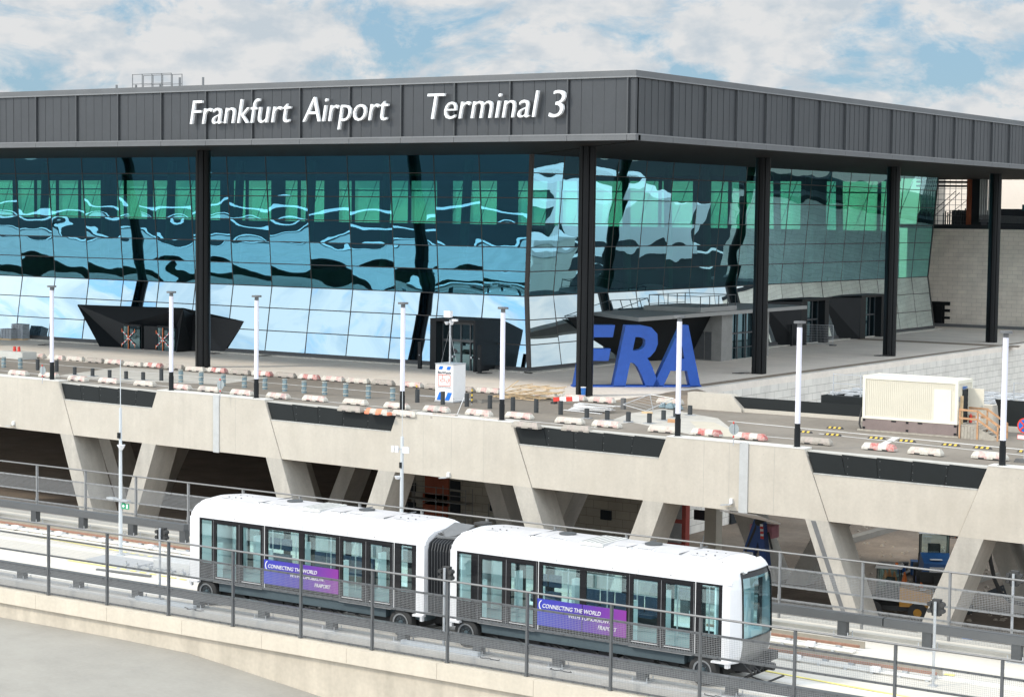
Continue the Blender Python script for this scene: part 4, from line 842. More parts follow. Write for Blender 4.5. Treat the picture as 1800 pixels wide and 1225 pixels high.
for ci, F_ in features.items():
    for near in (True, False):
        ys = (Y0, Y0+.06) if near else (Y1-.06, Y1)
        op = [(a, b, 11.55, 13.07) for a, b in F_['nar']]+[(a, b, 11.10, 12.98) for a, b in F_['dl']]+[(a, b, 11.50, 13.03) for a, b in F_['win']]
        op.sort(); m = MB(); x = F_['pil'][0][1]
        for a, b, za, zb in op:
            m.box(x, a, ys[0], ys[1], 10.92, 13.14); m.box(a, b, ys[0], ys[1], 10.92, za); m.box(a, b, ys[0], ys[1], zb, 13.14); x = b
        m.box(x, F_['pil'][1][0], ys[0], ys[1], 10.92, 13.14)
        sd_ = m.build('side_wall', SIDEM, TR)
        for a, b in F_['pil']:
            if ci == 2 and a > -27.1: continue
            MB().box(a, b, ys[0]-.006, ys[1]+.006, 10.86, 13.16).build('corner_pillar', WHITE, TR)
        for a, b, za, zb in op:
            if za == 11.10: continue
            g = MB().box(a, b, ys[0]+.02, ys[0]+.03, za, zb).build('window', GTRN, TR)
        for a, b in F_['dl']:
            g = MB().box(a, b, ys[0]+.02, ys[0]+.03, 11.10, 12.98).build('door_leaf', GTRN, TR)
            fr = MB(); s = -.008 if near else .068
            fr.box(a-.02, b+.02, ys[0]+s, ys[0]+s+.006, 11.05, 11.075); fr.build('door_edge', mat('silver', (.6, .6, .6), .35, .02, 1), g)
        for a in F_['div']: MB().box(a-.012, a+.012, ys[0]-.008, ys[0]+.02, 10.92, 13.14).build('divider_strip', mat('silver', (.6, .6, .6)), TR) if near else None
        dsm = MB()
        for (a, b), (c, d_) in ((F_['dl'][0], F_['dl'][1]), (F_['dl'][2], F_['dl'][3])):
            xm = (b+c)/2; yy = ys[0]-.006 if near else ys[1]
            dsm.box(xm-.01, xm+.01, yy, yy+.008, 11.0, 13.05); dsm.box(a-.13, a-.115, yy, yy+.008, 11.0, 13.1); dsm.box(d_+.115, d_+.13, yy, yy+.008, 11.0, 13.1)
        dsm.build('door_seam', MSTEEL, TR)
        # step plate and skirt
        if near:
            for a, b in ((F_['dl'][0][0]-.1, F_['dl'][1][1]+.1), (F_['dl'][2][0]-.1, F_['dl'][3][1]+.1)): MB().box(a, b, Y0-.06, Y0, 10.90, 10.96).build('door_step', mat('step_grey', (.25, .25, .25), .6), TR)
    # interior
    x0, x1 = F_['x']
    MB().box(x0+.3, x1-.3, Y0+.08, Y1-.08, 10.93, 11.0).build('floor', INTF, TR)
    MB().box(x0+.3, x1-.3, Y0+.08, Y1-.08, 13.06, 13.12).build('ceiling', INTW, TR)
    for yy in (52.25, 53.0): MB().box(x0+.7, x1-.7, yy, yy+.08, 13.03, 13.055).build('ceiling_light', LAMP, TR)
    for xe in ((x0+.34, x0+.40), (x1-.40, x1-.34)):
        for ya, yb in ((Y0+.08, Y0+.75), (Y1-.75, Y1-.08)): MB().box(*xe, ya, yb, 11.0, 13.06).build('end_panel', INTW, TR)
    for xs in (F_['dl'][0][0]-.12, F_['dl'][1][1]+.12, F_['dl'][2][0]-.12, F_['dl'][3][1]+.12):
        MB().box(xs-.06, xs+.06, Y0+.1, Y0+.42, 11.0, 12.25).build('interior_screen', INTW, TR)
        MB().box(xs-.06, xs+.06, Y1-.42, Y1-.1, 11.0, 12.25).build('interior_screen', INTW, TR)
    xw0, xw1 = F_['win'][0][0], F_['win'][1][1]
    for yy in (Y0+.15, Y1-.6):
        for k in range(5):
            xs = xw0+.15+k*(xw1-xw0-.3)/5; st_ = MB().box(xs, xs+.48, yy, yy+.45, 11.35, 11.45); bk = .0 if yy < 52 else .38
            if yy > 52: st_.box(xs, xs+.48, yy+.38, yy+.45, 11.45, 11.95)
            st_.build('seat', SEAT, TR)
    for xs in (x0+.9,):
        for k in range(2): MB().box(xs+1.0+.55*k, xs+1.45+.55*k, Y1-.5, Y1-.42, 11.9, 12.3).box(xs+1.0+.55*k, xs+1.45+.55*k, Y1-.75, Y1-.42, 11.4, 11.75).build('seat', SEAT, TR)
    pm = MB()
    for k in range(7):
        xx = x0+1.2+k*(x1-x0-2.4)/6; pm.cyl((xx, 52.6+.3*(k % 2), 11), (xx, 52.6+.3*(k % 2), 13.06), .022, n=6)
    pm.cyl((x0+.8, 52.3, 12.85), (x1-.8, 52.3, 12.85), .02, n=6); pm.cyl((x0+.8, 53.2, 12.85), (x1-.8, 53.2, 12.85), .02, n=6)
    pm.build('grab_pole', mat('silver', (.6, .6, .6)), TR)
    # chassis
    wx = (x0+.72, x1-1.12) if ci == 1 else (x0+.5, x1-1.35)
    wx = ((-47.73, -39.06) if ci == 1 else (-36.4, -27.73))
    m = MB(); m.box(wx[0]+.62, wx[1]-.62, Y0+.1, Y1-.1, 10.58, 10.918); m.box(x0+.15, x1-.15, Y0+.35, Y1-.35, 10.60, 10.90); m.build('chassis', CHASS, TR)
    m = MB(); rr = random.Random(ci)
    xx = wx[0]+1.2
    while xx < wx[1]-1.2:
        l_ = rr.uniform(.35, 1.1); m.box(xx, xx+l_, Y0+.25, Y1-.25, 10.58-rr.uniform(.08, .36), 10.579); xx += l_+rr.uniform(.05, .3)
    m.box(wx[0]-.5, wx[0]+1.0, Y0+.5, Y1-.5, 10.3, 10.58); m.box(wx[1]-1.0, wx[1]+.5, Y0+.5, Y1-.5, 10.3, 10.58)
    for k in range(14):
        xa = rr.uniform(wx[0]+.8, wx[1]-.8); m.cyl((xa, Y0+.22, 10.5), (xa+rr.uniform(.1, .5), Y0+.22, 10.5-rr.uniform(.05, .25)), .03, n=6)
    m.build('underfloor_gear', mat('gear_black', (.02, .021, .023), .6, .2, 8), TR)
    for xw in wx:
        for yy, s in ((Y0+.09, 1), (Y1-.09, -1)):
            m = MB()
            tp = [(.30, .0), (.42, .0), (.465, .03), (.475, .08), (.475, .22), (.45, .28), (.30, .28)]; n = 28
            for k in range(n):
                a = 2*math.pi*k/n; m.v += [(xw+q*math.cos(a), yy+s*w_, 10.475+q*math.sin(a)) for q, w_ in tp]
            t_ = len(tp)
            for k in range(n):
                for i in range(t_-1): a = k*t_+i; b = ((k+1) % n)*t_+i; m.f.append((a, a+1, b+1, b)); m.m.append(0)
            wh = m.build('wheel', RUBBER, TR, smooth=True)
            m = MB().cyl((xw, yy+s*.03, 10.475), (xw, yy+s*.25, 10.475), .305, n=24); m.build('rim', mat('rim_dark', (.03, .035, .04), .5), wh)
            m = MB(); n = 28
            for k in range(n):
                a = 2*math.pi*k/n; b = 2*math.pi*(k+1)/n
                m.poly([(xw+q*math.cos(t), yy+s*o_, 10.475+q*math.sin(t)) for q, t, o_ in ((.26, a, .0), (.315, a, -.012), (.315, b, -.012), (.26, b, .0))])
            m.build('rim_ring', mat('rim_silver', (.32, .33, .34), .35, .1, 2, metal=.3), wh)
            m = MB().cyl((xw, yy+s*.04, 10.475), (xw, yy-s*.02, 10.475), .10, .07, n=12)
            for k in range(8): a = k*math.pi/4; m.cyl((xw+.15*math.cos(a), yy+s*.03, 10.475+.15*math.sin(a)), (xw+.15*math.cos(a), yy+s*.0, 10.475+.15*math.sin(a)), .018, n=6)
            m.build('hub', CHASS, wh)
    # white wheel guards at the car ends
    for xe, sgn in ((x0, 1), (x1, -1)):
        if ci == 2 and sgn < 0: continue
        m = MB(); m.box(min(xe, xe+sgn*.42)-.0, max(xe, xe+sgn*.42), Y0-.08, Y0+.10, 10.80, 10.87); m.box(min(xe+sgn*.02, xe+sgn*.12), max(xe+sgn*.02, xe+sgn*.12), Y0-.06, Y0+.05, 10.66, 10.80); m.build('step_bracket', WHITE, TR)
    # banner
    a, b = F_['ban']; xm = (F_['win'][0][1]+F_['win'][1][0])/2
    bm = bpy.data.materials.get('banner') or bpy.data.materials.new('banner')
    if not bm.use_nodes:
        bm.use_nodes = True; n_, l_ = nodes_of(bm); b_ = n_['Principled BSDF']; b_.inputs['Roughness'].default_value = .3
        c_ = n_.new('ShaderNodeTexCoord'); r_ = n_.new('ShaderNodeValToRGB'); s_ = n_.new('ShaderNodeSeparateXYZ'); l_.new(c_.outputs['Generated'], s_.inputs[0]); l_.new(s_.outputs[0], r_.inputs[0])
        e_ = r_.color_ramp.elements; e_[0].position = 0; e_[0].color = (*hexc('3a46ae'), 1); e_[1].position = 1; e_[1].color = (*hexc('82348f'), 1)
        q_ = r_.color_ramp.elements.new(.45); q_.color = (*hexc('4b3a9c'), 1)
        l_.new(r_.outputs[0], b_.inputs['Base Color'])
    bn = MB().box(a, b, Y0-.018, Y0-.002, 11.13, 11.97).build('banner', bm, TR)
    t_ = MB(); yb = Y0-.02; wd_ = b-a
    text(t_, 'CONNECTING THE WORLD', (a+.20, yb, 11.70), (1, 0, 0), wd_*.66, .125, .012, shear=.2, offset=.008)
    text(t_, 'WITH TOMORROW.', (a+wd_*.36, yb, 11.49), (1, 0, 0), wd_*.46, .125, .012, shear=.2, offset=.008)
    text(t_, 'FRAPORT', (a+wd_*.69, yb, 11.27), (1, 0, 0), wd_*.21, .125, .012, shear=.2, offset=.008)
    for k in range(9):       # swoosh before the first word
        t0, t1 = math.pi*(.62+.085*k), math.pi*(.62+.085*(k+1)); r0, r1 = .145, .175
        t_.prism([(a+.21+q*math.cos(t)*.8, yb-.011, 11.77+q*math.sin(t)) for q, t in ((r0, t0), (r1+.015*math.sin((k)/9*math.pi), t0), (r1+.015*math.sin((k+1)/9*math.pi), t1), (r0, t1))], (0, .012, 0))
    t_.build('banner_text', WHITE, bn)
    MB().box(xm-.01, xm+.01, Y0-.022, Y0-.0, 11.13, 11.97).build('banner_joint', SIDEM, bn)
# inner car ends and bellows
MB().box(X1b-.06, X1b-.002, Y0+.06, Y1-.06, 10.9, 13.3).build('end_wall', WHITE, TR); MB().box(X2a+.002, X2a+.06, Y0+.06, Y1-.06, 10.9, 13.3).build('end_wall', WHITE, TR)
MB().box(X1a+.002, X1a+.06, Y0+.06, Y1-.06, 10.9, 13.3).build('end_wall', WHITE, TR)
bl = MB(); n = 9; xa, xb = X1b, X2a; ring = [(.2, 10.95), (.17, 13.0), (.25, 13.25), (.5, 13.36), (2.1, 13.36), (2.35, 13.25), (2.43, 13.0), (2.4, 10.95)]
for k in range(2*n*2+1):
    f = k/(4*n); ins = .0 if (k % 4) in (1, 2) else .08
    if (k % 4) == 3: ins = .1
    bl.v += [(xa+(xb-xa)*f, Y0+1.3+(a-1.3)*(1-ins/1.1), z-(ins*.8 if z > 11 else 0)) for a, z in ring]
R_ = len(ring)
for k in range(4*n):
    for i in range(R_): a = k*R_+i; b = k*R_+(i+1) % R_; bl.f.append((a, b, b+R_, a+R_)); bl.m.append(0)
bl.build('bellows', mat('bellows_rubber', (.035, .037, .04), .5, .1, 4), TR)
m = MB(); m.add([(-37.98, 51.9, 13.42), (-37.1, 51.9, 13.45), (-37.2, 53.0, 13.72), (-38.0, 53.0, 13.74), (-37.9, 51.9, 13.36), (-37.15, 51.9, 13.38), (-37.2, 53.0, 13.6), (-38.0, 53.0, 13.6)], [(0, 1, 2, 3), (4, 7, 6, 5), (0, 4, 5, 1), (1, 5, 6, 2), (2, 6, 7, 3), (3, 7, 4, 0)]); m.build('roof_bridge', MSTEEL, TR)
m = MB()
for k in range(5): m.tube([(-37.95+.02*k, 52.0+.1*k, 13.5), (-37.6, 51.95+.08*k, 13.42), (-37.25, 52.0+.1*k, 13.47), (-37.0, 52.2+.1*k, 13.6)], .018)
m.box(-37.3, -36.9, 53.1, 53.6, 13.7, 13.78); m.build('jumper_cable', RUBBER, TR)
m = MB(); m.box(X1b-.3, X2a+.3, 52.2, 53.3, 10.45, 10.7); m.build('drawbar', mat('gear_black', (.02, .021, .023)), TR)
# nose: white mask with a big windscreen, curved in plan, raked at the top
pl = [(-27.05, 51.345), (-26.93, 51.352), (-26.80, 51.40), (-26.70, 51.50), (-26.62, 51.62), (-26.57, 51.76), (-26.49, 52.15), (-26.46, 52.65), (-26.48, 53.15), (-26.55, 53.56), (-26.60, 53.70), (-26.69, 53.82), (-26.82, 53.91), (-27.05, 53.955)]
zr_ = [(10.78, .14), (11.0, .05), (11.3, .0), (11.5, 0), (12.3, .02), (13.0, .05), (13.3, .10), (13.46, .16), (13.58, .26), (13.68, .42)]
def nose_pt(i, j):
    x, y = pl[i]; z, d = zr_[j]; f = min(1, max(0, (x+27.05)/.58)); yc = 52.65; s = 1-(.0 if j < 6 else (.02, .05, .09, .16)[j-6])*1.0
    return (x-d*f, yc+(y-yc)*(s if j > 5 else 1), z)
wm, wg, wk = MB(), MB(), MB()
for i in range(len(pl)-1):
    for j in range(len(zr_)-1):
        q = [nose_pt(i, j), nose_pt(i+1, j), nose_pt(i+1, j+1), nose_pt(i, j+1)]
        isg = 5 <= i <= 8 and 3 <= j <= 6; isb = 5 <= i <= 8 and j < 3
        (wg if isg else wk if isb else wm).poly(q)
wm.poly([nose_pt(i, len(zr_)-1) for i in range(len(pl))])
# frame lip round the windscreen
lip = MB(); xo = lambda q, d=.015: (q[0]+d, q[1], q[2])
path = [nose_pt(5, j) for j in range(3, 8)]+[nose_pt(i, 7) for i in range(6, 10)]+[nose_pt(9, j) for j in range(6, 2, -1)]+[nose_pt(i, 3) for i in range(8, 4, -1)]
for a, b in zip(path, path[1:]): lip.bar(xo(a), xo(b), .05, .03)
wm2 = wm.build('nose_mask', WHITE, TR, smooth=True); lip.build('windscreen_seal', SIDEM, TR)
ws = wg.build('windscreen', glass('windscreen_glass', (.20, .24, .25), (.42, .60, .64)), TR); wk.build('nose_lower_panel', mat('nose_grey', (.16, .16, .155), .5, .2, 3), TR)
tb = MB(); [tb.poly([tuple(Vector(nose_pt(i, 6))+Vector((.006, 0, 0))), tuple(Vector(nose_pt(i+1, 6))+Vector((.006, 0, 0))), tuple(Vector(nose_pt(i+1, 7))+Vector((.006, 0, 0))), tuple(Vector(nose_pt(i, 7))+Vector((.006, 0, 0)))]) for i in range(5, 9)]; tb.build('windscreen_band', SIDEM, ws)
MB().box(-27.1, -26.75, 51.85, 53.4, 11.4, 11.62).build('dashboard', INTW, TR)
MB().box(-26.64, -26.62, 51.9, 52.1, 12.45, 12.8).build('paper_notice', WHITE, ws)
m = MB(); q = nose_pt(3, 8); m.cyl((-26.72, 51.95, 13.50), (-26.62, 51.93, 13.56), .11, n=20); m.build('nose_lamp', mat('lamp_ring', (.70, .71, .72), .2), TR)
DX = -.62
m = MB(); m.box(-26.9+DX, -25.75+DX, 51.9, 53.3, 10.5, 10.78); m.box(-26.72, -26.22, 52.3, 53.0, 10.55, 10.72); m.cyl((-26.5, 52.65, 10.62), (-25.95, 52.65, 10.62), .12, n=10)
for k in range(8): m.tube([(-26.6, 51.9+.16*k, 10.75), (-26.3+.05*(k % 3), 51.9+.16*k, 10.5), (-26.6, 51.95+.16*k, 10.3)], .035)
m.box(-26.5, -26.2, 53.0, 53.4, 10.7, 10.95); m.bar((-26.5, 52.0, 10.4), (-26.0, 52.3, 10.2), .06, .04); m.bar((-26.0, 52.3, 10.2), (-25.9, 53.2, 10.25), .06, .04); m.build('coupler', mat('gear_black', (.02, .021, .023)), TR)
m = MB(); m.box(-27.35, -26.75, Y0-.1, Y0+.1, 10.80, 10.86); m.box(-26.9, -26.78, Y0-.08, Y0+.08, 10.68, 10.80); m.build('step_bracket', WHITE, TR)
# ================================================================== OBJECTS ON THE RAISED ROAD
MB().prism([(-71.498, 118.001, 10.5), (-64.7, 118.001, 10.5), (-68.6, 126, 10.5), (-71.498, 131, 10.5)], (0, 0, .497)).build('gravel_corner', BROWN)
o = bpy.data.objects['gravel_corner']; o['kind'] = 'structure'; o['label'] = 'brown gravel corner between road and plaza'; o['category'] = 'gravel'
# lamps
LPX = [(91.5, 671, 'above the first slanted cut of the bridge'), (301, 691, ''), (450.5, 704, ''), (707, 728, ''), (882, 744, ''), (1191, 772, ''), (1401, 790, ''), (1761.5, 822, '')]
where = ['leftmost of the eight', 'second from the left, in front of the angular black porch', 'third from the left, right of the black column', 'fourth from the left, before the mirrored column', 'fifth from the left, just left of the glass corner', 'sixth from the left, in front of the blue letters', 'seventh from the left, between letters and site container', 'rightmost of the eight']
lp = thing('street_lamp', (0, 0, 0), '', 'street lamp', 'glowing tube lamps along the road edge')
MB().cyl((0, 0, 0), (0, 0, .04), .26, n=16).build('base_plate', DSTEEL, lp)
MB().cyl((0, 0, .04), (0, 0, 1.05), .175, n=16).cyl((0, 0, 1.05), (0, 0, 1.35), .155, n=16).build('lower_shaft', BLACK, lp, smooth=True)
MB().cyl((0, 0, 1.35), (0, 0, 6.75), .155, .15, n=20).build('light_tube', LAMPW, lp, smooth=True)
MB().cyl((0, 0, 6.75), (0, 0, 6.98), .14, n=14).cyl((0, 0, 6.98), (0, 0, 7.10), .34, n=24).build('lamp_head', MSTEEL, lp, smooth=True)
for i, (px, py, _) in enumerate(LPX):
    q = aty(px, py, 0) if False else None
    d = ray(px, py); # intersect with the slanted front edge plane, 0.45 m in
    t = (97.86+.45)/(d.y+.044*d.x); q = Vector((d.x*t, d.y*t, 11.12))
    o = lp if i == 0 else copy_tree(lp)
    o.location = q; o['label'] = 'white tube lamp, '+where[i]
# concrete barriers
def stripe_mat(name, c1, c2, off=0, wear=.5, dirty=.5):
    m = bpy.data.materials.new(name); m.use_nodes = True; n, l = nodes_of(m); b = n['Principled BSDF']; b.inputs['Roughness'].default_value = .85
    c = n.new('ShaderNodeTexCoord'); s = n.new('ShaderNodeSeparateXYZ'); l.new(c.outputs['Object'], s.inputs[0])
    a = n.new('ShaderNodeMath'); a.operation = 'MULTIPLY_ADD'; l.new(s.outputs[0], a.inputs[0]); a.inputs[1].default_value = 1.0; a.inputs[2].default_value = 10+off
    f = n.new('ShaderNodeMath'); f.operation = 'FRACT'; l.new(a.outputs[0], f.inputs[0])
    g = n.new('ShaderNodeMath'); g.operation = 'GREATER_THAN'; g.inputs[1].default_value = .5; l.new(f.outputs[0], g.inputs[0])
    oi = n.new('ShaderNodeObjectInfo'); va = n.new('ShaderNodeVectorMath'); va.operation = 'ADD'; l.new(c.outputs['Object'], va.inputs[0]); l.new(oi.outputs['Location'], va.inputs[1])
    no = n.new('ShaderNodeTexNoise'); no.inputs['Scale'].default_value = 4; no.inputs['Detail'].default_value = 8; no.inputs['Roughness'].default_value = .75; l.new(va.outputs[0], no.inputs['Vector'])
    mr = n.new('ShaderNodeMapRange'); mr.inputs[1].default_value = .42; mr.inputs[2].default_value = .58; mr.inputs[3].default_value = 1; mr.inputs[4].default_value = 1-wear; l.new(no.outputs[0], mr.inputs[0])
    gm = n.new('ShaderNodeMath'); gm.operation = 'MULTIPLY'; l.new(g.outputs[0], gm.inputs[0]); l.new(mr.outputs[0], gm.inputs[1])
    mi = n.new('ShaderNodeMix'); mi.data_type = 'RGBA'; l.new(gm.outputs[0], mi.inputs[0]); mi.inputs[6].default_value = (*c1, 1); mi.inputs[7].default_value = (*c2, 1)
    n2_ = n.new('ShaderNodeTexNoise'); n2_.inputs['Scale'].default_value = 7; n2_.inputs['Detail'].default_value = 7; l.new(va.outputs[0], n2_.inputs['Vector'])
    m2 = n.new('ShaderNodeMapRange'); m2.inputs[1].default_value = .48; m2.inputs[2].default_value = .75; m2.inputs[3].default_value = 0; m2.inputs[4].default_value = dirty; l.new(n2_.outputs[0], m2.inputs[0])
    mj = n.new('ShaderNodeMix'); mj.data_type = 'RGBA'; l.new(m2.outputs[0], mj.inputs[0]); l.new(mi.outputs[2], mj.inputs[6]); mj.inputs[7].default_value = (.25, .23, .20, 1)
    l.new(mj.outputs[2], b.inputs['Base Color']); return m
BM = {'pink': stripe_mat('barrier_pink', (.58, .55, .49), (.58, .34, .32), .1, .8, .55), 'red': stripe_mat('barrier_red', (.60, .57, .52), (.46, .12, .11), .0, .55, .5),
      'pale': stripe_mat('barrier_pale', (.54, .51, .45), (.54, .43, .39), .3, .9, .55), 'grey': stripe_mat('barrier_grey', (.36, .33, .29), (.40, .34, .31), .1, .9, .8), 'orange': stripe_mat('barrier_orange', (.50, .47, .42), (.80, .22, .10), .55, .2, .7)}
CN = {'pink': 'white and faded pink', 'red': 'bright red and white', 'pale': 'worn off white', 'grey': 'weathered grey', 'orange': 'grey and orange'}
def bar_mesh(Lh=1.0):
    m = MB(); w0, w1, hh = .23, .12, .36; e_ = .13
    b = [(-Lh, -w0, 0), (Lh, -w0, 0), (Lh, w0, 0), (-Lh, w0, 0)]; md = [(-Lh, -w0, .13), (Lh, -w0, .13), (Lh, w0, .13), (-Lh, w0, .13)]; t = [(-Lh+e_, -w1, hh), (Lh-e_, -w1, hh), (Lh-e_, w1, hh), (-Lh+e_, w1, hh)]
    m.add(b+md+t, [(0, 3, 2, 1), (0, 1, 5, 4), (1, 2, 6, 5), (2, 3, 7, 6), (3, 0, 4, 7), (4, 5, 9, 8), (5, 6, 10, 9), (6, 7, 11, 10), (7, 4, 8, 11), (8, 9, 10, 11)])
    m.box(-Lh*.6, -Lh*.25, -w0-.001, w0+.001, -.02, .06, 1); m.box(Lh*.25, Lh*.6, -w0-.001, w0+.001, -.02, .06, 1)
    return m
protoB = {}
def barrier(px0, px1, pyr, kind, row, idx, lift=.05):
    cx_ = (px0+px1)/2; cy_ = pyr-.045*(px1-px0); q = at(cx_, cy_, 11.01); q.y += .22
    if kind not in protoB: protoB[kind] = bar_mesh().build('concrete_barrier', [BM[kind], RUBBER]); o = protoB[kind]
    else: o = protoB[kind].copy(); S.collection.objects.link(o)
    o.location = (q.x, q.y+(.62 if row == 'edge' else 0), 11.05 if row != 'edge' else 10.90); o.rotation_euler[2] = random.uniform(-.04, .04)+(-.04 if row != 'near' else -.045)
    tag(o, '%s concrete barrier, %s from the left in the %s row' % (CN[kind], ORD[idx], {'near': 'nearer full', 'far': 'far forecourt', 'edge': 'short kerbside'}[row]), 'barrier', {'near': 'concrete barriers in the nearer row', 'far': 'concrete barriers along the forecourt edge', 'edge': 'weathered barriers at the bridge kerb'}[row])
near = [(11, 47, 662, 'pink'), (63, 102, 666, 'pink'), (114, 153, 672, 'pink'), (168, 209, 676, 'pink'), (231, 272, 681, 'pale'), (293, 334, 687, 'pink'), (345, 385, 691, 'pale'), (402, 442, 697, 'pink'), (464, 507, 703, 'pink'), (527, 573, 708, 'pink'), (599, 644, 714, 'pale'), (670, 718, 721, 'pink'), (739, 789, 727, 'pink'), (813, 864, 733.5, 'pink'), (886, 933, 738.5, 'pink'), (973, 1024, 747.6, 'pale'), (1037, 1090, 754, 'pink'), (1139, 1188, 763, 'pale'), (1211, 1267, 769, 'red'), (1290, 1343, 776, 'red'), (1404, 1457, 784, 'grey'), (1513, 1573, 795, 'red'), (1594, 1655, 803, 'pale'), (1707, 1768, 811, 'pink')]
far = [(6, 38, 629, 'pink'), (45, 78, 631, 'pink'), (80, 113, 634, 'pink'), (113, 147, 636.5, 'pale'), (147, 181, 639.5, 'grey'), (181, 215, 642, 'pink'), (215, 249, 646, 'pale'), (249, 284, 648, 'red'), (286, 321, 651, 'grey'), (323, 359, 655, 'pale'), (360, 398, 657, 'red'), (401, 438, 660.5, 'grey'), (439, 477, 663, 'red'), (479, 519, 666, 'grey'), (521, 560, 669, 'red'), (562, 604, 672.5, 'pink'), (606, 648, 676, 'pale'), (650, 692, 679, 'grey'), (700, 742, 683, 'pink'), (744, 786, 687, 'grey'), (790, 832, 690.8, 'grey'), (835, 878, 693.5, 'pink'), (935, 978, 703, 'pale'), (981, 1030, 706, 'pink'), (1031, 1080, 710.5, 'pink'), (1150, 1200, 713, 'pale')]
edge = [(578, 627, 724, 'grey'), (629, 672, 729, 'orange'), (675, 722, 732, 'pale'), (743, 794, 738, 'grey'), (827, 877, 744, 'grey'), (899, 925, 752, 'grey'), (976, 1026, 759, 'grey')]
for row, lst in (('near', near), ('far', far), ('edge', edge)):
    for i, (a, b, y, k) in enumerate(lst): barrier(a, b, y, k, row, i)
# bollards
def mk_bollard(kind):
    m = MB(); m.cyl((0, 0, 0), (0, 0, .9 if kind != 'short' else .62), .155, n=14)
    if kind == 'short': m.cyl((0, 0, .62), (0, 0, .63), .13, n=14)
    if kind in ('black', 'short'):
        o = m.build('bollard', mat('bollard_anthracite', (.035, .04, .043), .5, .12, 3), smooth=True)
        if kind == 'short': MB().box(-.34, .34, -.3, .3, .0, .03).build('base_plate', STEEL, o)
        return o
    m = MB(); rr = random.Random(4); n = 14; rings = 9
    for j in range(rings):
        for k in range(n):
            r_ = .175+rr.uniform(-.018, .022); a = 2*math.pi*k/n; m.v.append((r_*math.cos(a), r_*math.sin(a), .92*j/(rings-1)))
    for j in range(rings-1):
        for k in range(n): a = j*n+k; b = j*n+(k+1) % n; m.f.append((a, b, b+n, a+n)); m.m.append(0)
    m.f.append(tuple(range((rings-1)*n, rings*n))); m.m.append(0)
    o = m.build('wrapped_bollard', TARP)
    for z in (.18, .52, .86): MB().cyl((0, 0, z), (0, 0, z+.035), .2, n=14).build('tape', mat('cream_tape', (.6, .56, .46), .6), o)
    return o
bl_ = [(5, 646, 'w'), (34, 648, 'w'), (64.6, 650.8, 'b'), (98, 653.5, 'b'), (129.6, 659.5, 's'), (161, 662, 's'), (191, 665, 's'), (220, 667, 's'), (250, 669, 's'), (282, 669.3, 'b'), (316, 672, 'w'), (352, 675.6, 'w'), (391, 678.5, 'w'), (428, 681.5, 'w'), (464, 684.5, 'w'), (499, 688, 'w'), (533, 690.8, 'w'), (569, 694, 'w'), (606, 697, 'w'), (646, 700.5, 'w'), (688.5, 704, 'w'), (732, 707.5, 'b'), (776.7, 711.4, 'b'), (819, 715, 'b'), (859.5, 718.5, 'b'), (900, 722, 'b'), (941, 725.5, 'b'), (984, 729, 'b'), (1030, 735.5, 's'), (1066, 739, 's'), (1103, 742, 's'), (1140, 744.5, 's'), (1165, 739, 's'), (1186, 734, 's'), (1211.5, 730, 's')]
pb = {}; cnt = {}
KN = {'b': ('black', 'tall black bollard', 'tall black bollards along the road'), 's': ('short', 'short grey bollard on a base plate', 'short bollards standing on base plates'), 'w': ('wrap', 'bollard wrapped in blue grey plastic', 'bollards wrapped in plastic')}
for px, py, k in bl_:
    q = at(px, py, 11.0)
    if k not in pb: pb[k] = mk_bollard(KN[k][0]); o = pb[k]
    else: o = copy_tree(pb[k])
    c = cnt.get(k, 0); cnt[k] = c+1
    o.location = (q.x, q.y+.1, 11.0 if k != 's' else 11.015); o.rotation_euler[2] = random.uniform(0, 6)
    if k == 'w': o.scale = (1, 1, random.uniform(.93, 1.05))
    tag(o, '%s, %s of its kind from the left' % (KN[k][1], ORD[c]), 'bollard', KN[k][2])
# yellow and black speed kerbs
sk = None
for i, (px, py) in enumerate([(1468, 753), (1413, 760), (1464, 765), (1541, 771), (1594, 776), (1671, 783), (1727, 788), (1805, 795)]):
    q = at(px, py, 11.01)
    if sk is None:
        m = MB(); m.prism([(-.55, -.09, 0), (.55, -.09, 0), (.45, -.03, .09), (-.45, -.03, .09)], (0, .06, 0)); m.prism([(-.55, -.09, 0), (-.55, .12, 0), (-.45, .05, .09), (-.45, -.03, .09)], (1.1, 0, 0)) if False else None
        m = MB(); m.hexa([(-.56, -.12, 0), (.56, -.12, 0), (.56, .12, 0), (-.56, .12, 0)], [(-.46, -.05, .1), (.46, -.05, .1), (.46, .05, .1), (-.46, .05, .1)]); sk = o = m.build('lane_divider', RUBBER)
        for dx in (-.32, 0, .32): MB().hexa([(dx-.1, -.122, .012), (dx+.06, -.122, .012), (dx+.06, -.04, .012), (dx-.1, -.04, .012)], [(dx-.06, -.056, .103), (dx+.1, -.056, .103), (dx+.1, .03, .103), (dx-.06, .03, .103)]).build('reflector', YELL, o)
    else: o = copy_tree(sk)
    o.location = q; tag(o, 'small black lane divider with yellow blocks, %s from the left' % ORD[i if i > 1 else 1-i], 'lane divider', 'yellow and black lane dividers')
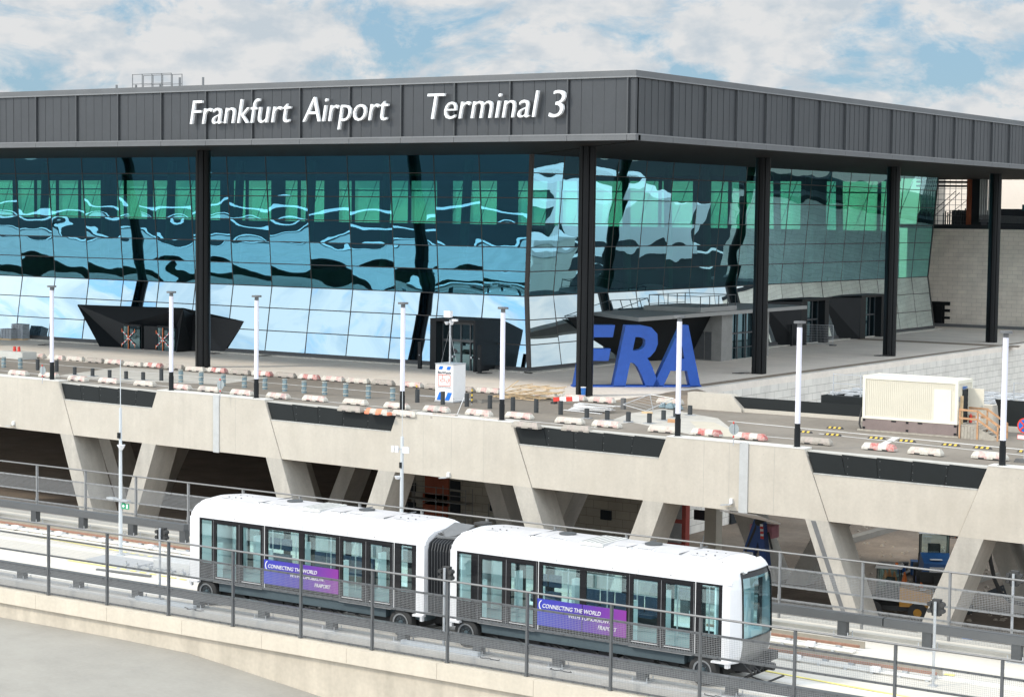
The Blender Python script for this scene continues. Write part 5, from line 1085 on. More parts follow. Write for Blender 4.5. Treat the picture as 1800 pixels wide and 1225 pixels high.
# container ----------------------------------------------------------------
CX0, CX1, CY0, CY1, CB, CT = -49.55, -43.45, 111.9, 114.3, 11.80, 14.42
C_ = thing('site_container', (-46.5, 113.1, 11), 'cream ribbed site container standing on a brown base with its end door open', 'site container')
m = MB(); m.box(CX0+.05, CX1-.05, CY0+.06, CY1-.06, CB+.02, CT-.05)
x = CX0+.22
while x < CX1-1.7: m.box(x, x+.06, CY0+.035, CY0+.06, CB+.18, CT-.22); x += .125
x = CX1-1.6
while x < CX1-.25: m.box(x, x+.06, CY0+.035, CY0+.06, CB+2.05, CT-.22); x += .125
m.build('ribbed_wall', CREAM, C_)
m = MB()
for z0, z1 in ((CB, CB+.16), (CT-.2, CT)):
    m.box(CX0, CX1, CY0, CY0+.12, z0, z1); m.box(CX0, CX1, CY1-.12, CY1, z0, z1); m.box(CX0, CX0+.12, CY0+.12, CY1-.12, z0, z1); m.box(CX1-.12, CX1, CY0+.12, CY1-.12, z0, z1)
for xx in (CX0, CX1-.17):
    for yy in (CY0, CY1-.17): m.box(xx-.004, xx+.174, yy-.004, yy+.174, CB+.0, CT+.012)
m.build('corner_frame', mat('cream_frame', (.74, .71, .60), .45, .04, 1), C_)
MB().box(CX0+.12, CX1-.12, CY0+.12, CY1-.12, CT-.045, CT-.02).build('roof_sheet', mat('roof_sheet', (.62, .66, .68), .4, .05, 1), C_)
MB().box(CX1-1.5, CX1-.42, CY0+.02, CY0+.055, CB+.1, CB+2.05).build('blank_panel', mat('cream_frame', (.74, .71, .60)), C_)
m = MB(); m.box(CX0+.02, CX1-.02, CY0+.02, CY1-.02, 11.12, CB-.005); m.build('base_frame', MAUVE, C_)
m = MB()
for xx in (CX0+1.9, CX0+3.6): m.box(xx, xx+.3, CY0-.0, CY0+.015, CB-.12, CB-.03)
for xx in (CX0+.03, CX0+2.85, CX1-.2):
    for z in (11.16, CB-.16): m.box(xx, xx+.16, CY0+.0, CY0+.018, z, z+.12)
m.build('base_pocket', BLACK, C_)
m = MB(); m.box(CX0-.3, CX1+.1, CY0-.05, CY0+.2, 11.01, 11.11); m.box(CX0-.3, CX1+.1, CY1-.2, CY1+.05, 11.01, 11.11); m.build('sleeper', WOOD, C_)
MB().box(CX1-.06, CX1+.006, 112.75, 113.55, CB+.05, CB+2.05).build('doorway', DARKIN, C_)
dl = MB().box(CX1+.02, CX1+1.02, 113.5, 113.55, CB+.1, CB+2.1).build('open_door', CREAM, C_); MB().box(CX1+.85, CX1+.97, 113.42, 113.5, CB+1.05, CB+1.08).build('handle', STEEL, dl)
MB().box(CX1+.55, CX1+.85, 113.46, 113.495, CB+.05, CB+.45).build('notice', WHITE2, dl)
m = MB(); text(m, 'algeco', (CX1+.012, 112.62, CT-.52), (0, 1, 0), .75, .2, .012, shear=0, offset=.02); m.build('lettering', BLUEP, C_)
m = MB()
for z in (13.35, 13.2): m.box(CX1+.0, CX1+.012, 112.08, 112.14, z, z+.08)
m.build('label_mark', BLUEP, C_)
m = MB(); m.cyl((CX1+.3, 113.3, CB+.05), (CX1+.3, 113.3, CB+.5), .09, n=12).cyl((CX1+.3, 113.3, CB+.5), (CX1+.3, 113.3, CB+.6), .03, n=8); tag(m.build('fire_extinguisher', RED, smooth=True), 'red fire extinguisher by the open container door', 'fire extinguisher')
m = MB().tube([(CX0-.15, 112.2, 12.4), (CX0-.22, 112.1, 11.9), (CX0-.25, 112.05, 11.4), (CX0-.1, 112.0, 11.05)], .06, 8); tag(m.build('drain_hose', RUBBER, smooth=True), 'black hose hanging at the left end of the container', 'hose')
# stairs
ST = thing('wooden_stairs', (CX1+1.2, 112.9, 11), 'wooden steps with timber handrails at the container door', 'stairs')
m = MB(); m.box(CX1+.03, CX1+1.2, 112.0, 113.6, 11.75, 11.81)
for k in range(6): m.box(CX1+.05+.19*k, CX1+.22+.19*k, 111.98, 112.0, 11, 11.74)
m.build('platform', WOOD, ST)
for k in range(4): m = MB(); m.box(CX1+1.2+.32*k, CX1+1.55+.32*k, 112.05, 113.5, 11.57-.19*k, 11.61-.19*k); m.box(CX1+1.22+.32*k, CX1+1.24+.32*k, 112.05, 113.5, 11.42-.19*k, 11.57-.19*k); m.build('step', WOOD, ST)
m = MB(); m.prism([(CX1+1.2, 112.0, 11), (CX1+2.5, 112.0, 11), (CX1+2.5, 112.0, 11.12), (CX1+1.2, 112.0, 11.7)], (0, .05, 0)); m.build('stringer', WOOD, ST)
for yy in (111.97, 113.55):
    m = MB()
    for xx, zb, zt in ((CX1+.1, 11, 12.8), (CX1+1.2, 11, 12.75), (CX1+2.45, 11, 11.95)): m.box(xx, xx+.09, yy-.04, yy+.04, zb, zt)
    for dz in (0, -.5): m.bar((CX1+.1, yy-.05, 12.72+dz), (CX1+1.24, yy-.05, 12.7+dz), .04, .12); m.bar((CX1+1.24, yy-.05, 12.7+dz), (CX1+2.5, yy-.05, 11.92+dz), .04, .12)
    m.build('handrail', WOODR, ST)
MB().box(CX1+.02, CX1+.15, 112.3, 112.45, 11.8, 13.5).build('door_post', WOODO, ST)
# blue letters -----------------------------------------------------------
a, b = at(1007, 680.4), at(1233, 680.4); xd = (b-a).normalized(); nd = Vector((xd.y, -xd.x, 0)); Wd = (b-a).length; TK = 1.0
FR = thing('airport_letters', (a+b)/2, 'huge deep blue FRA letters standing on a thin base plate on the forecourt', 'letters')
topz = zpy(a, 576, 1100); cap = topz-11.15
for ch, pa, pb_ in (('F', 1009, 1079), ('R', 1077, 1162), ('A', 1146, 1232)):
    m = MB(); f0, f1 = (pa-1007)/226, (pb_-1007)/226
    text(m, ch, a+xd*(Wd*f0)+Vector((0, 0, .12))-nd*TK, xd, Wd*(f1-f0), cap, TK, shear={'F': .20, 'R': .20, 'A': .16}[ch], offset=.027)
    m.build('letter', BLUE, FR)
m = MB(); m.prism([a, b, b-nd*TK, a-nd*TK], (0, 0, .13)); m.build('base_plate', BLUE, FR)
# camera tower -----------------------------------------------------------
q0, q1 = at(765, 706), at(796, 708.5); d = (q1-q0).normalized(); wd = (q1-q0).length; bk = Vector((-d.y, d.x, 0))*wd*.95; c0 = (q0+q1)/2+bk/2
TW = thing('camera_tower', c0, 'white surveillance tower cabinet with blue stripes, a red camera sign and a tall camera mast', 'surveillance tower')
zt_ = zpy(q0, 640, 765)
m = MB(); m.prism([q0+Vector((0, 0, .12)), q1+Vector((0, 0, .12)), q1+bk+Vector((0, 0, .12)), q0+bk+Vector((0, 0, .12))], (0, 0, zt_-11.12)); m.build('cabinet', WHITE2, TW)
m = MB(); m.prism([q0-d*.04-bk*.03+Vector((0, 0, .02)), q1+d*.04-bk*.03+Vector((0, 0, .02)), q1+bk*1.03+d*.04+Vector((0, 0, .02)), q0+bk*1.03-d*.04+Vector((0, 0, .02))], (0, 0, .1)); m.prism([q0-d*.02-bk*.02+Vector((0, 0, zt_-11)), q1+d*.02-bk*.02+Vector((0, 0, zt_-11)), q1+bk*1.02+d*.02+Vector((0, 0, zt_-11)), q0+bk*1.02-d*.02+Vector((0, 0, zt_-11))], (0, 0, .08)); m.build('frame', STEEL, TW)
fn_ = -bk.normalized(); H_ = zt_-11
def on(u, v, o_=.012): return q0+d*(wd*u)+Vector((0, 0, H_*v))+fn_*o_
def onl(u, v, o_=.012): return q0+bk*(1-u)+Vector((0, 0, H_*v))-d*o_
m = MB()
for u in (.18, .62): m.prism([on(u, .87), on(u+.2, .87), on(u+.27, .96), on(u+.07, .96)], fn_*.006)
for u in (.08, .55): m.prism([on(u, .06), on(u+.24, .06), on(u+.40, .27), on(u+.16, .27)], fn_*.006)
for u in (.1, .5): m.prism([onl(u, .06), onl(u+.2, .06), onl(u+.26, .27), onl(u+.1, .27)], -d*.006); m.prism([onl(u+.1, .87), onl(u+.3, .87), onl(u+.34, .96), onl(u+.14, .96)], -d*.006)
m.build('blue_stripe', mat('stripe_blue', (.01, .16, .62), .4), TW)
m = MB(); text(m, 'BauWatch', on(.14, .76), d, wd*.74, .17, .01, shear=0, offset=.01); text(m, 'www.bauwatch.com', on(.16, .395), d, wd*.72, .055, .008, shear=0); m.build('lettering', mat('dark_text', (.06, .06, .08)), TW)
m = MB(); P = [(.16, .44), (.84, .44), (.84, .73), (.16, .73)]
for (u0, v0), (u1, v1) in zip(P, P[1:]+P[:1]): m.bar(on(u0, v0), on(u1, v1), .02, .035)
for pts in (((.28, .60), (.52, .62), (.56, .57), (.32, .545), (.28, .60)), ((.4, .62), (.4, .73)), ((.62, .60), (.66, .56), (.62, .52)), ((.69, .63), (.75, .57), (.69, .51)), ((.75, .65), (.8, .58))):
    for p0, p1 in zip(pts, pts[1:]): m.bar(on(*p0), on(*p1), .015, .028)
P = [(.05, .44), (.95, .44), (.95, .73), (.05, .73)]
for (u0, v0), (u1, v1) in zip(P, P[1:]+P[:1]): m.bar(onl(u0, v0), onl(u1, v1), .015, .03)
m.bar(onl(.4, .6), onl(.7, .55), .015, .03)
m.build('camera_symbol', mat('sign_red', (.75, .10, .04), .5), TW)
mc = q0+d*wd*.45+bk*.5; zm = zpy(mc, 549, 774)
m = MB().cyl((mc.x, mc.y, zt_), (mc.x, mc.y, zm-.5), .055, n=10); m.cyl((mc.x, mc.y, zt_+2.2), (mc.x+.6, mc.y, zt_), .01, n=4); m.cyl((mc.x, mc.y, zm-1), (mc.x-.75, mc.y, zt_), .008, n=4); m.build('mast', STEEL, TW)
m = MB().box(mc.x-.45, mc.x+.1, mc.y-.15, mc.y+.15, zm-.35, zm+.1); m.build('camera_box', WHITE, TW)
m = MB()
for dx in (-.2, .18): m.cyl((mc.x+dx, mc.y-.1, zm-.85), (mc.x+dx, mc.y-.1, zm-.65), .1, .19, n=12)
m.box(mc.x+.2, mc.x+.6, mc.y-.1, mc.y+.1, zm-.6, zm-.45); m.build('dome_camera', WHITE, TW, smooth=True)
m = MB()
for s, pt in ((-1, q0), (1, q1)):
    e0 = pt+d*s*1.6; m.bar(pt+Vector((0, 0, .35)), e0+Vector((0, 0, .35)), .06, .06); m.cyl(e0, e0+Vector((0, 0, .4)), .03)
m.build('outrigger', STEEL, TW)
for s, pt in ((-1, q0), (1, q1)):
    e0 = pt+d*s*1.62; o = None
    for k in range(6): (MB().box(e0.x-.04, e0.x+.04, e0.y-.04, e0.y+.04, 11.1+.16*k, 11.26+.16*k)).build('warning_post', YELL if k % 2 else RUBBER, TW)
# info pillars beside the second door
for px, py, lab in ((738, 648, 'slim black info pillar left of the glass doors'), (843, 655, 'slim black info pillar right of the glass doors')):
    q = at(px, py); pl0 = MB().box(q.x-.16, q.x+.16, q.y-.1, q.y+.1, 11, 13.25).build('info_pillar', BLACK); tag(pl0, lab, 'info pillar'); MB().box(q.x-.03, q.x+.03, q.y-.115, q.y-.1, 12.1, 12.2).build('button_plate', STEEL, pl0)
q = at(1447+3, 608) if False else at(1391, 608); tag(MB().box(q.x-.1, q.x+.1, q.y-.1, q.y+.1, 11, 13.2).build('info_pillar', BLACK), 'slim black info pillar at the first wedge portal on the right side', 'info pillar')
# round signs seen from behind, and the right one from the front
def rsign(px, py_disc, py_foot, rr_, label, front=False, z=11.0):
    q = at(px, py_foot, z); zc = zpy(q, py_disc, px); G = thing('road_sign', q, label, 'road sign')
    m = MB().cyl(q, (q.x, q.y, zc+rr_*.9), .03, n=8); m.build('pole', STEEL, G); y = q.y-.03 if front else q.y+.03
    MB().cyl((q.x, y, zc), (q.x, y+(-.02 if front else .02), zc), rr_, n=24).build('sign_disc', mat('sign_back', (.33, .37, .38), .5, .1, 2, metal=.2) if not front else RED, G)
    return G, q, zc
for px, a_, b_, lab in ((387, 676, 701, 'round sign seen from behind, on a thin pole behind the second bridge section'), (74.5, 651, 674, 'round sign seen from behind, near the leftmost lamp'), (1289, 754, 783, 'round sign seen from behind, with red tips, right of centre on the bridge edge')):
    G, q, zc = rsign(px, a_, b_, .32, lab)
    MB().cyl((q.x, q.y-.01, zc+.3), (q.x, q.y-.01, zc+.42), .045, n=8).cyl((q.x, q.y, zc-.5), (q.x, q.y, zc-.38), .045, n=8).build('red_clamp', RED, G)
G, q, zc = rsign(1800, 748, 813, .42, 'round blue no stopping sign with a red cross at the right edge', True)
m = MB().cyl((q.x, q.y-.055, zc), (q.x, q.y-.06, zc), .34, n=24); m.build('blue_field', mat('sign_blue', (.01, .13, .50), .4), G)
m = MB(); m.bar((q.x-.25, q.y-.075, zc-.25), (q.x+.25, q.y-.075, zc+.25), .02, .09); m.bar((q.x-.25, q.y-.075, zc+.25), (q.x+.25, q.y-.075, zc-.25), .02, .09); m.build('red_cross', RED, G)
m = MB().box(q.x-.4, q.x+.4, q.y-.06, q.y-.04, zc-.75, zc-.5); m.build('plate_rim', RED, G); MB().box(q.x-.37, q.x+.37, q.y-.075, q.y-.062, zc-.72, zc-.53).build('info_plate', WHITE2, G)
MB().box(q.x-.5, q.x+.5, q.y-.2, q.y+.2, 11.0, 11.1).box(q.x-.45, q.x+.45, q.y-.17, q.y+.17, 11.1, 11.2).build('rubber_foot', mat('grey_rubber', (.12, .12, .12), .8), G)
# piled building material
q = at(915, 702); m = MB(); rr = random.Random(2)
def lattice(cx_, cy_, L_, W_, n1, n2, z, rot, m):
    cr, sr = math.cos(rot), math.sin(rot); T_ = lambda u, v, zz: (cx_+u*cr-v*sr, cy_+u*sr+v*cr, zz)
    for k in range(n1): v = -W_/2+W_*k/(n1-1); m.bar(T_(-L_/2-rr.uniform(0, .3), v, z), T_(L_/2+rr.uniform(0, .3), v, z+rr.uniform(-.02, .1)), .10, .05)
    for k in range(n2): u = -L_/2+L_*k/(n2-1); m.bar(T_(u, -W_/2-.2, z+.06), T_(u+.1, W_/2+.2, z+.1), .09, .05)
lattice(q.x, q.y+.8, 3.6, 2.4, 4, 4, 11.1, -.1, m); lattice(q.x+.3, q.y+1.2, 3.4, 2.2, 3, 4, 11.4, .15, m); lattice(q.x+.5, q.y+1.5, 3.0, 2.0, 3, 3, 11.75, -.05, m); m.bar((q.x-2.0, q.y+.5, 11.3), (q.x-1.0, q.y+1.2, 12.2), .1, .05)
tag(m.build('timber_lattice', WOODO), 'heap of pale timber lattice frames on the road near the glass corner', 'timber heap')
q = at(1040, 724); m = MB()
for k in range(9): a_ = rr.uniform(-.12, .12)+(.06 if k % 2 else -.1); m.bar((q.x-1.6+rr.uniform(-.3, .2), q.y+.15*k-.5, 11.05+.05*k), (q.x+1.3+rr.uniform(-.4, .4), q.y+.15*k-.5+a_*3, 11.05+.05*k), .22, .04)
tag(m.build('board_stack', SHEET), 'untidy stack of white boards lying on the road', 'board stack')
q = at(992, 711); o = tag(MB().bar((q.x-.9, q.y, 11.3), (q.x+1.1, q.y+.15, 11.46), .05, .3).build('barrier_board', RED), 'red and white barrier board lying on a foot before the big black column', 'barrier board')
for k in (1, 3): MB().bar((q.x-.9+.5*k, q.y-.005+.0375*k, 11.3+.04*k), (q.x-.4+.5*k, q.y+.033+.0375*k, 11.34+.04*k), .06, .31).build('white_field', WHITE2, o)
MB().box(q.x-1.0, q.x-.7, q.y-.2, q.y+.2, 11, 11.15).build('foot', RUBBER, o)
q = at(1133, 722); FP = thing('fence_panel', (q.x, q.y, 11), 'fallen wire fence panel with crossed tubes lying on the road', 'fence panel'); m = MB()
A_, B_, C2_, D_ = q+Vector((-1.5, -.3, .35)), q+Vector((-.3, 1.2, 1.0)), q+Vector((1.6, 1.1, .85)), q+Vector((.6, -.9, .1))
for a_, b_ in ((A_, B_), (B_, C2_), (C2_, D_), (A_, D_), (B_, D_+Vector((.6, 0, 0)))): m.cyl(a_, b_, .025, n=6)
for k in range(1, 6): m.cyl(A_.lerp(B_, k/6), D_.lerp(C2_, k/6), .008, n=4)
m.build('tube_frame', STEEL, FP); MB().box(q.x-1.75, q.x-1.5, q.y-.2, q.y+.1, 11, 11.75).build('upright_foot', mat('grey_rubber', (.12, .12, .12)), FP)
q = at(1178, 719); m = MB()
for k in range(12): c_ = q+Vector((rr.uniform(-.9, .9), rr.uniform(-.3, .5), .05)); r_ = rr.uniform(.12, .28); m.hexa([c_+Vector((-r_, -r_, 0)), c_+Vector((r_, -r_*.7, 0)), c_+Vector((r_*.8, r_, 0)), c_+Vector((-r_, r_, 0))], [c_+Vector((-r_*.5, -r_*.3, r_*1.2)), c_+Vector((r_*.4, -r_*.4, r_*1.5)), c_+Vector((r_*.5, r_*.4, r_)), c_+Vector((-r_*.3, r_*.5, r_*1.1))])
tag(m.build('rag_heap', TARP), 'heap of crumpled blue grey plastic near the concrete end block', 'plastic heap')
for px, py, w_, hh, m_, nm, lab in ((1180, 743, .55, .22, WOODR, 'brick_pile', 'small pile of red bricks between the short bollards'), (1137, 727, .8, .12, WOODO, 'timber_block', 'short timber block behind the short bollards'), (843, 709, .35, .22, mat('dark_block', (.2, .19, .17)), 'concrete_block', 'dark broken block left of the fifth lamp'), (1020, 699, .3, .5, BLUEP, 'blue_bucket', 'small blue bucket with white lid behind the barrier')):
    q = at(px, py); m = MB()
    if nm == 'blue_bucket': m.cyl((q.x, q.y+.4, 11.05), (q.x, q.y+.4, 11.7), .14, .18, n=12); o = m.build(nm, m_); MB().cyl((q.x, q.y+.4, 11.701), (q.x, q.y+.4, 11.75), .19, n=12).build('lid', WHITE2, o)
    else:
        for k in range(3): m.box(q.x-w_/2+.02*k, q.x+w_/2-.06*k, q.y+.1*k, q.y+.1*k+.09, 11.01, 11.01+hh-.03*k)
        o = m.build(nm, m_)
    tag(o, lab, nm.replace('_', ' '))
m = MB(); q = at(608, 746) if False else at(793+12, 731); m.bar((q.x-.1, q.y, 11.02), (q.x+.25, q.y+.3, 12.2), .03, .04); tag(m.build('leaning_lath', WHITE2), 'thin white lath sticking up between two barriers right of the tower', 'lath')
q = at(28, 631); m = MB().prism([(q.x-2.0, q.y-.2, 11.02), (q.x+1.2, q.y-.35, 11.02), (q.x+1.6, q.y+.9, 11.02), (q.x-1.5, q.y+1.0, 11.02)], (0, 0, .62)); tag(m.build('concrete_cube', mat('pale_block', (.5, .5, .47), .85, .08)), 'pale concrete block in the far barrier row at left', 'concrete block')
for k, dx in enumerate((-.5, .05)): m = MB().cyl((q.x+dx, q.y+.3, 11.64), (q.x+dx, q.y+.3, 12.05), .15, .11, n=10); tag(m.build('red_canister', RED), 'red canister on the pale concrete block, %s one' % ('left', 'right')[k], 'canister')
q = at(1225, 747); 
for i, (px, py, n_) in enumerate(((15, 597, 4), (35, 597, 6))):
    q = at(px, py); G = thing('block_pallet', (q.x, q.y, 11), ('lower' if i == 0 else 'taller')+' pallet stack of grey blue stone blocks beside the glass at far left', 'pallet stack'); m = MB()
    for z in range(n_):
        for k in range(4): m.box(q.x-.8+.42*k+rr.uniform(0, .05), q.x-.42+.42*k, q.y-.4, q.y+.5, 11.14+.24*z, 11.36+.24*z)
    m.build('stone_blocks', mat('stone_bluegrey', (.30, .33, .36), .8, .2, 4), G); MB().box(q.x-.85, q.x+.9, q.y-.5, q.y+.6, 11.0, 11.12).build('pallet', WOODO, G)
for i, (px, py) in enumerate(((75, 607), (464, 626), (848, 657), (372, 622), (1298, 657), (1545, 626))):
    q = at(px, py); m = MB()
    for k in range(5): m.bar((q.x-.5+.2*k, q.y+rr.uniform(-.2, .2), 11.03+.02*k), (q.x+.2+.2*k, q.y+rr.uniform(-.2, .3), 11.06+.02*k), .12, .05)
    tag(m.build('loose_straps', RUBBER), 'small heap of black straps on the plaza, %s from the left' % ORD[sorted([75, 464, 848, 372, 1298, 1545]).index(px)], 'straps', 'small dark heaps on the plaza')
# wire site fence at the wedge portals
q0, q1 = at(1410, 606), at(1464, 608); m = MB(); FP = thing('site_fence_panel', q1, 'standing wire site fence panel on a rubber foot before the wedge portals', 'fence panel')
hz = 2.1; d = (q1-q0)
for f in (0, 1): p_ = q0+d*f; m.cyl(p_, p_+Vector((0, 0, hz)), .03, n=6)
for z in (.15, hz): m.cyl(q0+Vector((0, 0, z)), q1+Vector((0, 0, z)), .025, n=6)
for k in range(1, 22): p_ = q0+d*(k/22); m.cyl(p_+Vector((0, 0, .15)), p_+Vector((0, 0, hz)), .006, n=4, cap=False)
for k in range(1, 8): m.cyl(q0+Vector((0, 0, hz*k/8)), q1+Vector((0, 0, hz*k/8)), .006, n=4, cap=False)
m.build('wire_mesh', STEEL, FP)
for p_ in (q0, q1): MB().box(p_.x-.35, p_.x+.35, p_.y-.15, p_.y+.15, 11.0, 11.12).build('rubber_foot', mat('grey_rubber', (.12, .12, .12)), FP)
# ================================================================== SITE BELOW THE BRIDGE
def loader(q, rz, colm, lab, sc_=1.0):
    G = thing('wheel_loader', (0, 0, 0), lab, 'wheel loader')
    # faces +y (away), rear at -y
    m = MB(); m.hexa([(-.75, -1.9, .75), (.75, -1.9, .75), (.8, -.2, .75), (-.8, -.2, .75)], [(-.62, -1.8, 1.45), (.62, -1.8, 1.45), (.72, -.2, 1.75), (-.72, -.2, 1.75)]); m.build('engine_hood', colm, G)
    m = MB(); m.box(-.8, .8, -2.1, -1.85, .55, 1.05); m.box(-.7, .7, -1.8, 1.8, .5, .75); m.box(-.15, .15, -2.25, -2.1, .5, .9); m.build('counterweight', RUBBER, G)
    m = MB()
    for x in (-.72, .66):
        for y in (-.2, .95): m.box(x, x+.06, y, y+.06, 1.0, 2.7)
    m.box(-.74, .74, -.22, 1.03, 1.0, 1.5); m.build('cab_frame', RUBBER, G)
    m = MB(); m.hexa([(-.8, -.3, 2.7), (.8, -.3, 2.7), (.8, 1.1, 2.7), (-.8, 1.1, 2.7)], [(-.7, -.2, 2.82), (.7, -.2, 2.82), (.7, 1.0, 2.82), (-.7, 1.0, 2.82)]); m.build('cab_roof', WHITE2, G)
    m = MB(); m.box(-.66, .66, -.19, -.17, 1.5, 2.7); m.box(-.70, -.68, -.14, .95, 1.5, 2.7); m.box(.68, .70, -.14, .95, 1.5, 2.7); m.build('cab_window', GTRN, G)
    m = MB().box(-.3, .3, .1, .55, 1.5, 2.1); m.build('driver_seat', RUBBER, G)
    m = MB().cyl((-.5, 0, 2.82), (-.5, 0, 3.0), .08, n=10); m.build('beacon', ORNG, G)
    for x in (-.95, .62):
        for y in (-1.15, 1.15): w_ = MB().cyl((x, y, .5), (x+.33, y, .5), .5, n=18).build('wheel', RUBBER, G); MB().cyl((x-.02, y, .5), (x+.35, y, .5), .22, n=12).build('rim', colm, w_)
    m = MB(); m.bar((-.3, 1.4, 1.2), (-.3, 2.4, .6), .15, .25); m.bar((.3, 1.4, 1.2), (.3, 2.4, .6), .15, .25); m.box(-1, 1, 2.4, 3.1, .1, .8); m.build('bucket_arm', colm, G)
    MB().box(-.35, .35, -1.93, -1.9, .98, 1.3).build('number_plate', WHITE2, G)
    MB().box(-.3, .3, -1.5, -1.2, 1.57, 1.6).build('hood_sticker', WHITE2, G)
    G.location = q; G.rotation_euler[2] = rz; G.scale = (sc_,)*3
    return G
loader(at(1641, 1030, 0), .45, mat('loader_blue', (.015, .09, .26), .45, .15, 2), 'blue wheel loader with white cab roof seen from behind on the gravel', 1.3)
loader(at(1575, 1085, 0), 1.9, mat('machine_yellow', (.50, .24, .03), .5, .2, 2), 'yellow wheel loader half hidden behind the mesh fence and the channelled leg', 1.15)
# blue loading crane arm
K_ = thing('crane_arm', (at(1330, 1000, 0).x, 113, 0), 'folded blue crane arm with a red and white striped plate under the bridge', 'crane')
Pk = lambda px, py: aty(px, py, 113)
m = MB(); m.bar(Pk(1305, 1010), Pk(1337, 916), .5, .75); m.bar(Pk(1338, 918), Pk(1347, 1000), .45, .6); m.build('boom', mat('crane_blue', (.015, .06, .22), .4, .1, 2), K_)
m = MB(); m.bar(Pk(1300, 1000), Pk(1334, 920), .52, .15); m.cyl(Pk(1337, 916)-Vector((0, .35, 0)), Pk(1337, 916)+Vector((0, .35, 0)), .25, n=10); m.bar(Pk(1350, 935), Pk(1357, 965), .1, .12); m.build('hydraulics', RUBBER, K_)
for k in range(6): q = Pk(1343+.2*k, 922+4.2*k); q.y -= .36; MB().box(q.x-.11, q.x+.11, q.y, q.y+.02, q.z-.09, q.z+.09).build('warning_stripe', RED if k % 2 else WHITE, K_)
MB().box(Pk(1320, 975).x-.35, Pk(1320, 975).x+.35, 112.6, 112.64, Pk(1320, 975).z-.2, Pk(1320, 975).z+.25).build('type_plate', WHITE2, K_)
q = at(1330, 985, 0); m = MB().box(Pk(1325, 985).x-1.0, Pk(1325, 985).x+1.4, 112.4, 114.5, 0, 4.6) if False else MB().box(Pk(1325, 985).x-.6, Pk(1325, 985).x+1.0, 113.5, 114.5, 3.4, 4.2); tag(m.build('insulation_pack', mat('pink_foam', (.55, .25, .30), .8)), 'pink insulation pack beside the blue crane arm', 'insulation pack')
MB()
# cones, buckets, hose
cone = None
for i, (px, py) in enumerate(((1563, 1016), (1572, 1022), (1590, 1023), (1619, 1040), (1677, 945), (1556, 1019))):
    q = at(px, py, 0)
    if cone is None: cone = o = MB().cyl((0, 0, .04), (0, 0, .7), .2, .04, n=12).build('traffic_cone', ORNG); MB().box(-.26, .26, -.26, .26, 0, .04).build('cone_base', RUBBER, o)
    else: o = copy_tree(cone)
    o.location = q; tag(o, 'orange cone on the gravel below the bridge, %s from the left' % ORD[[1556, 1563, 1572, 1590, 1619, 1677].index(px)], 'traffic cone', 'orange cones on the building site')
for px, py, m_, lab in ((1584, 1008, BLUEP, 'round blue bucket on the kerb strip near the blue loader'), (1589, 1001, RUBBER, 'black bucket beside the blue bucket'), (1701, 1078, RUBBER, 'black bucket on the gravel right of the loader leg'), (1700, 1134, BLUEP, 'blue bucket at the foot of the far fence')):
    q = at(px, py, 0); o = tag(MB().cyl(q, q+Vector((0, 0, .5)), .26, .32, n=14).build('bucket', m_), lab, 'bucket'); MB().cyl(q+Vector((0, 0, .5)), q+Vector((0, 0, .52)), .335, n=14).build('rim', m_, o)
pts = [aty(1738, 958, 110), aty(1741, 985, 110), aty(1748, 1018, 110), aty(1758, 1040, 110), aty(1775, 1056, 110), aty(1800, 1062, 110)]
tag(MB().tube(pts, .12, 8).build('hanging_hose', RUBBER, smooth=True), 'thick black hose hanging down to the ground at the right edge', 'hose')
m = MB(); q = aty(1300, 897, 100)
o = tag(MB().add([(q.x-1.7, 100.8, 7.0), (q.x+.7, 100.8, 6.95), (q.x+1.4, 102.5, 6.3), (q.x-1.3, 102.5, 6.6), (q.x-1.7, 100.8, 7.06), (q.x+.7, 100.8, 7.01), (q.x+1.4, 102.5, 6.36), (q.x-1.3, 102.5, 6.66)], [(0, 3, 2, 1), (4, 5, 6, 7), (0, 1, 5, 4), (1, 2, 6, 5), (2, 3, 7, 6), (3, 0, 4, 7)]).build('white_hood', WHITE2), 'tilted white sheet hood hanging under the beam by the drain pipe', 'hood')
rr = random.Random(9); m = MB()
for k in range(260):
    px = rr.uniform(1460, 1800); py = rr.uniform(925, 1140); q = at(px, py, 0); s_ = rr.uniform(.05, .16)
    m.hexa([q+Vector((-s_, -s_, 0)), q+Vector((s_, -s_, 0)), q+Vector((s_, s_, 0)), q+Vector((-s_, s_, 0))], [q+Vector((-s_*.5, -s_*.4, s_)), q+Vector((s_*.4, -s_*.6, s_*.9)), q+Vector((s_*.5, s_*.5, s_)), q+Vector((-s_*.6, s_*.4, s_*.8))])
tag(m.build('rubble', mat('rubble', (.30, .26, .21), .95, .2, 3)), 'scattered stones and rubble on the gravel', 'rubble', kind='stuff')
m = MB()
for k in range(9): a_ = aty(1690+12*k, 950+rr.uniform(-2, 2), 125)
m.cyl(aty(1590, 922, 126), aty(1690, 938, 126), .22, n=8); m.cyl(aty(1590, 926, 126), aty(1690, 942, 126), .15, n=8); tag(m.build('pipe_bundle', MSTEEL), 'grey pipes lying under the beam above the gravel', 'pipes')
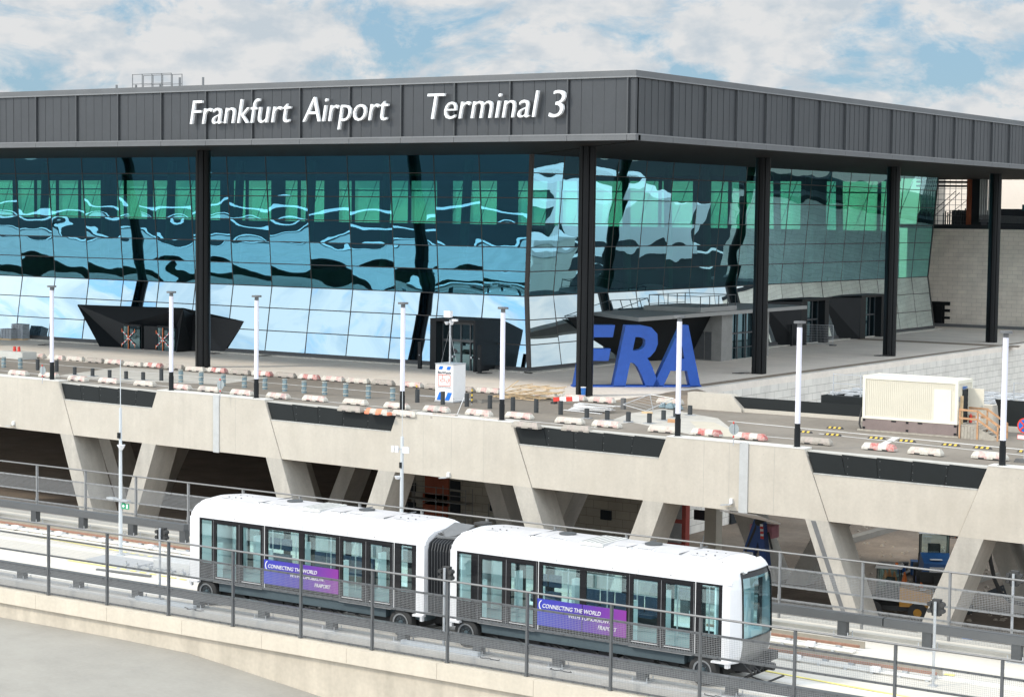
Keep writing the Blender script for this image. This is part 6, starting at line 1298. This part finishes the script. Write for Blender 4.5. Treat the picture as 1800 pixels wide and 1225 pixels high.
# small spotlights under the girder
for px, py, lab in ((22, 747, 'small spotlight under the first girder section'), (787, 838, 'small spotlight under the girder in the middle'), (1284, 885, 'small white spotlight at the drain cover of the right section')):
    d = ray(px, py); t = 97.7/(d.y+.044*d.x); q = Vector((d.x*t, d.y*t, CZ+d.z*t)); G = thing('spotlight', q, lab, 'spotlight')
    MB().box(q.x-.09, q.x+.09, q.y, q.y+.16, q.z, q.z+.28).build('bracket', WHITE2, G); MB().hexa([(q.x-.5, q.y-.3, q.z-.12), (q.x+.1, q.y-.3, q.z-.05), (q.x+.1, q.y, q.z-.05), (q.x-.5, q.y, q.z-.12)], [(q.x-.5, q.y-.3, q.z-.06), (q.x+.1, q.y-.3, q.z+.02), (q.x+.1, q.y, q.z+.02), (q.x-.5, q.y, q.z-.06)]).build('lamp_plate', STEEL, G)

# ================================================================== every loose piece of these kinds is a part of its own
def split_loose(o):
    me = o.data; n = len(me.vertices); par = list(range(n))
    def find(a):
        while par[a] != a: par[a] = par[par[a]]; a = par[a]
        return a
    for e_ in me.edges: par[find(e_.vertices[0])] = find(e_.vertices[1])
    comp = {}
    for p_ in me.polygons: comp.setdefault(find(p_.vertices[0]), []).append(p_)
    if len(comp) < 2 or len(comp) > 60: return
    base = o.name.split('.')[0]; mats_ = list(me.materials)
    for k, ps in enumerate(comp.values()):
        ids = sorted({v for p_ in ps for v in p_.vertices}); mp_ = {v: i for i, v in enumerate(ids)}
        nm = bpy.data.meshes.new(base); nm.from_pydata([tuple(me.vertices[v].co) for v in ids], [], [tuple(mp_[v] for v in p_.vertices) for p_ in ps])
        for x in mats_: nm.materials.append(x)
        sm = ps[0].use_smooth; nm.polygons.foreach_set('use_smooth', [sm]*len(ps)); nm.update()
        if k == 0: first = nm; continue
        c = bpy.data.objects.new(base, nm); S.collection.objects.link(c); c.parent = o.parent; c.location = o.location; c.rotation_euler = o.rotation_euler
    o.data = first
KINDS = {'canopy_wall', 'door_seam', 'fixing', 'junction_box', 'bracket', 'form_joint', 'base_pocket', 'door_handle', 'vent_grille', 'roof_fan', 'conduit', 'duct', 'blue_stripe', 'red_clamp', 'label_mark', 'door_frame', 'porch_wing', 'side_wall', 'white_field'}
for o in list(bpy.data.objects):
    if o.type == 'MESH' and o.name.split('.')[0] in KINDS and o.data.users == 1 and not o.children and o.parent: split_loose(o)
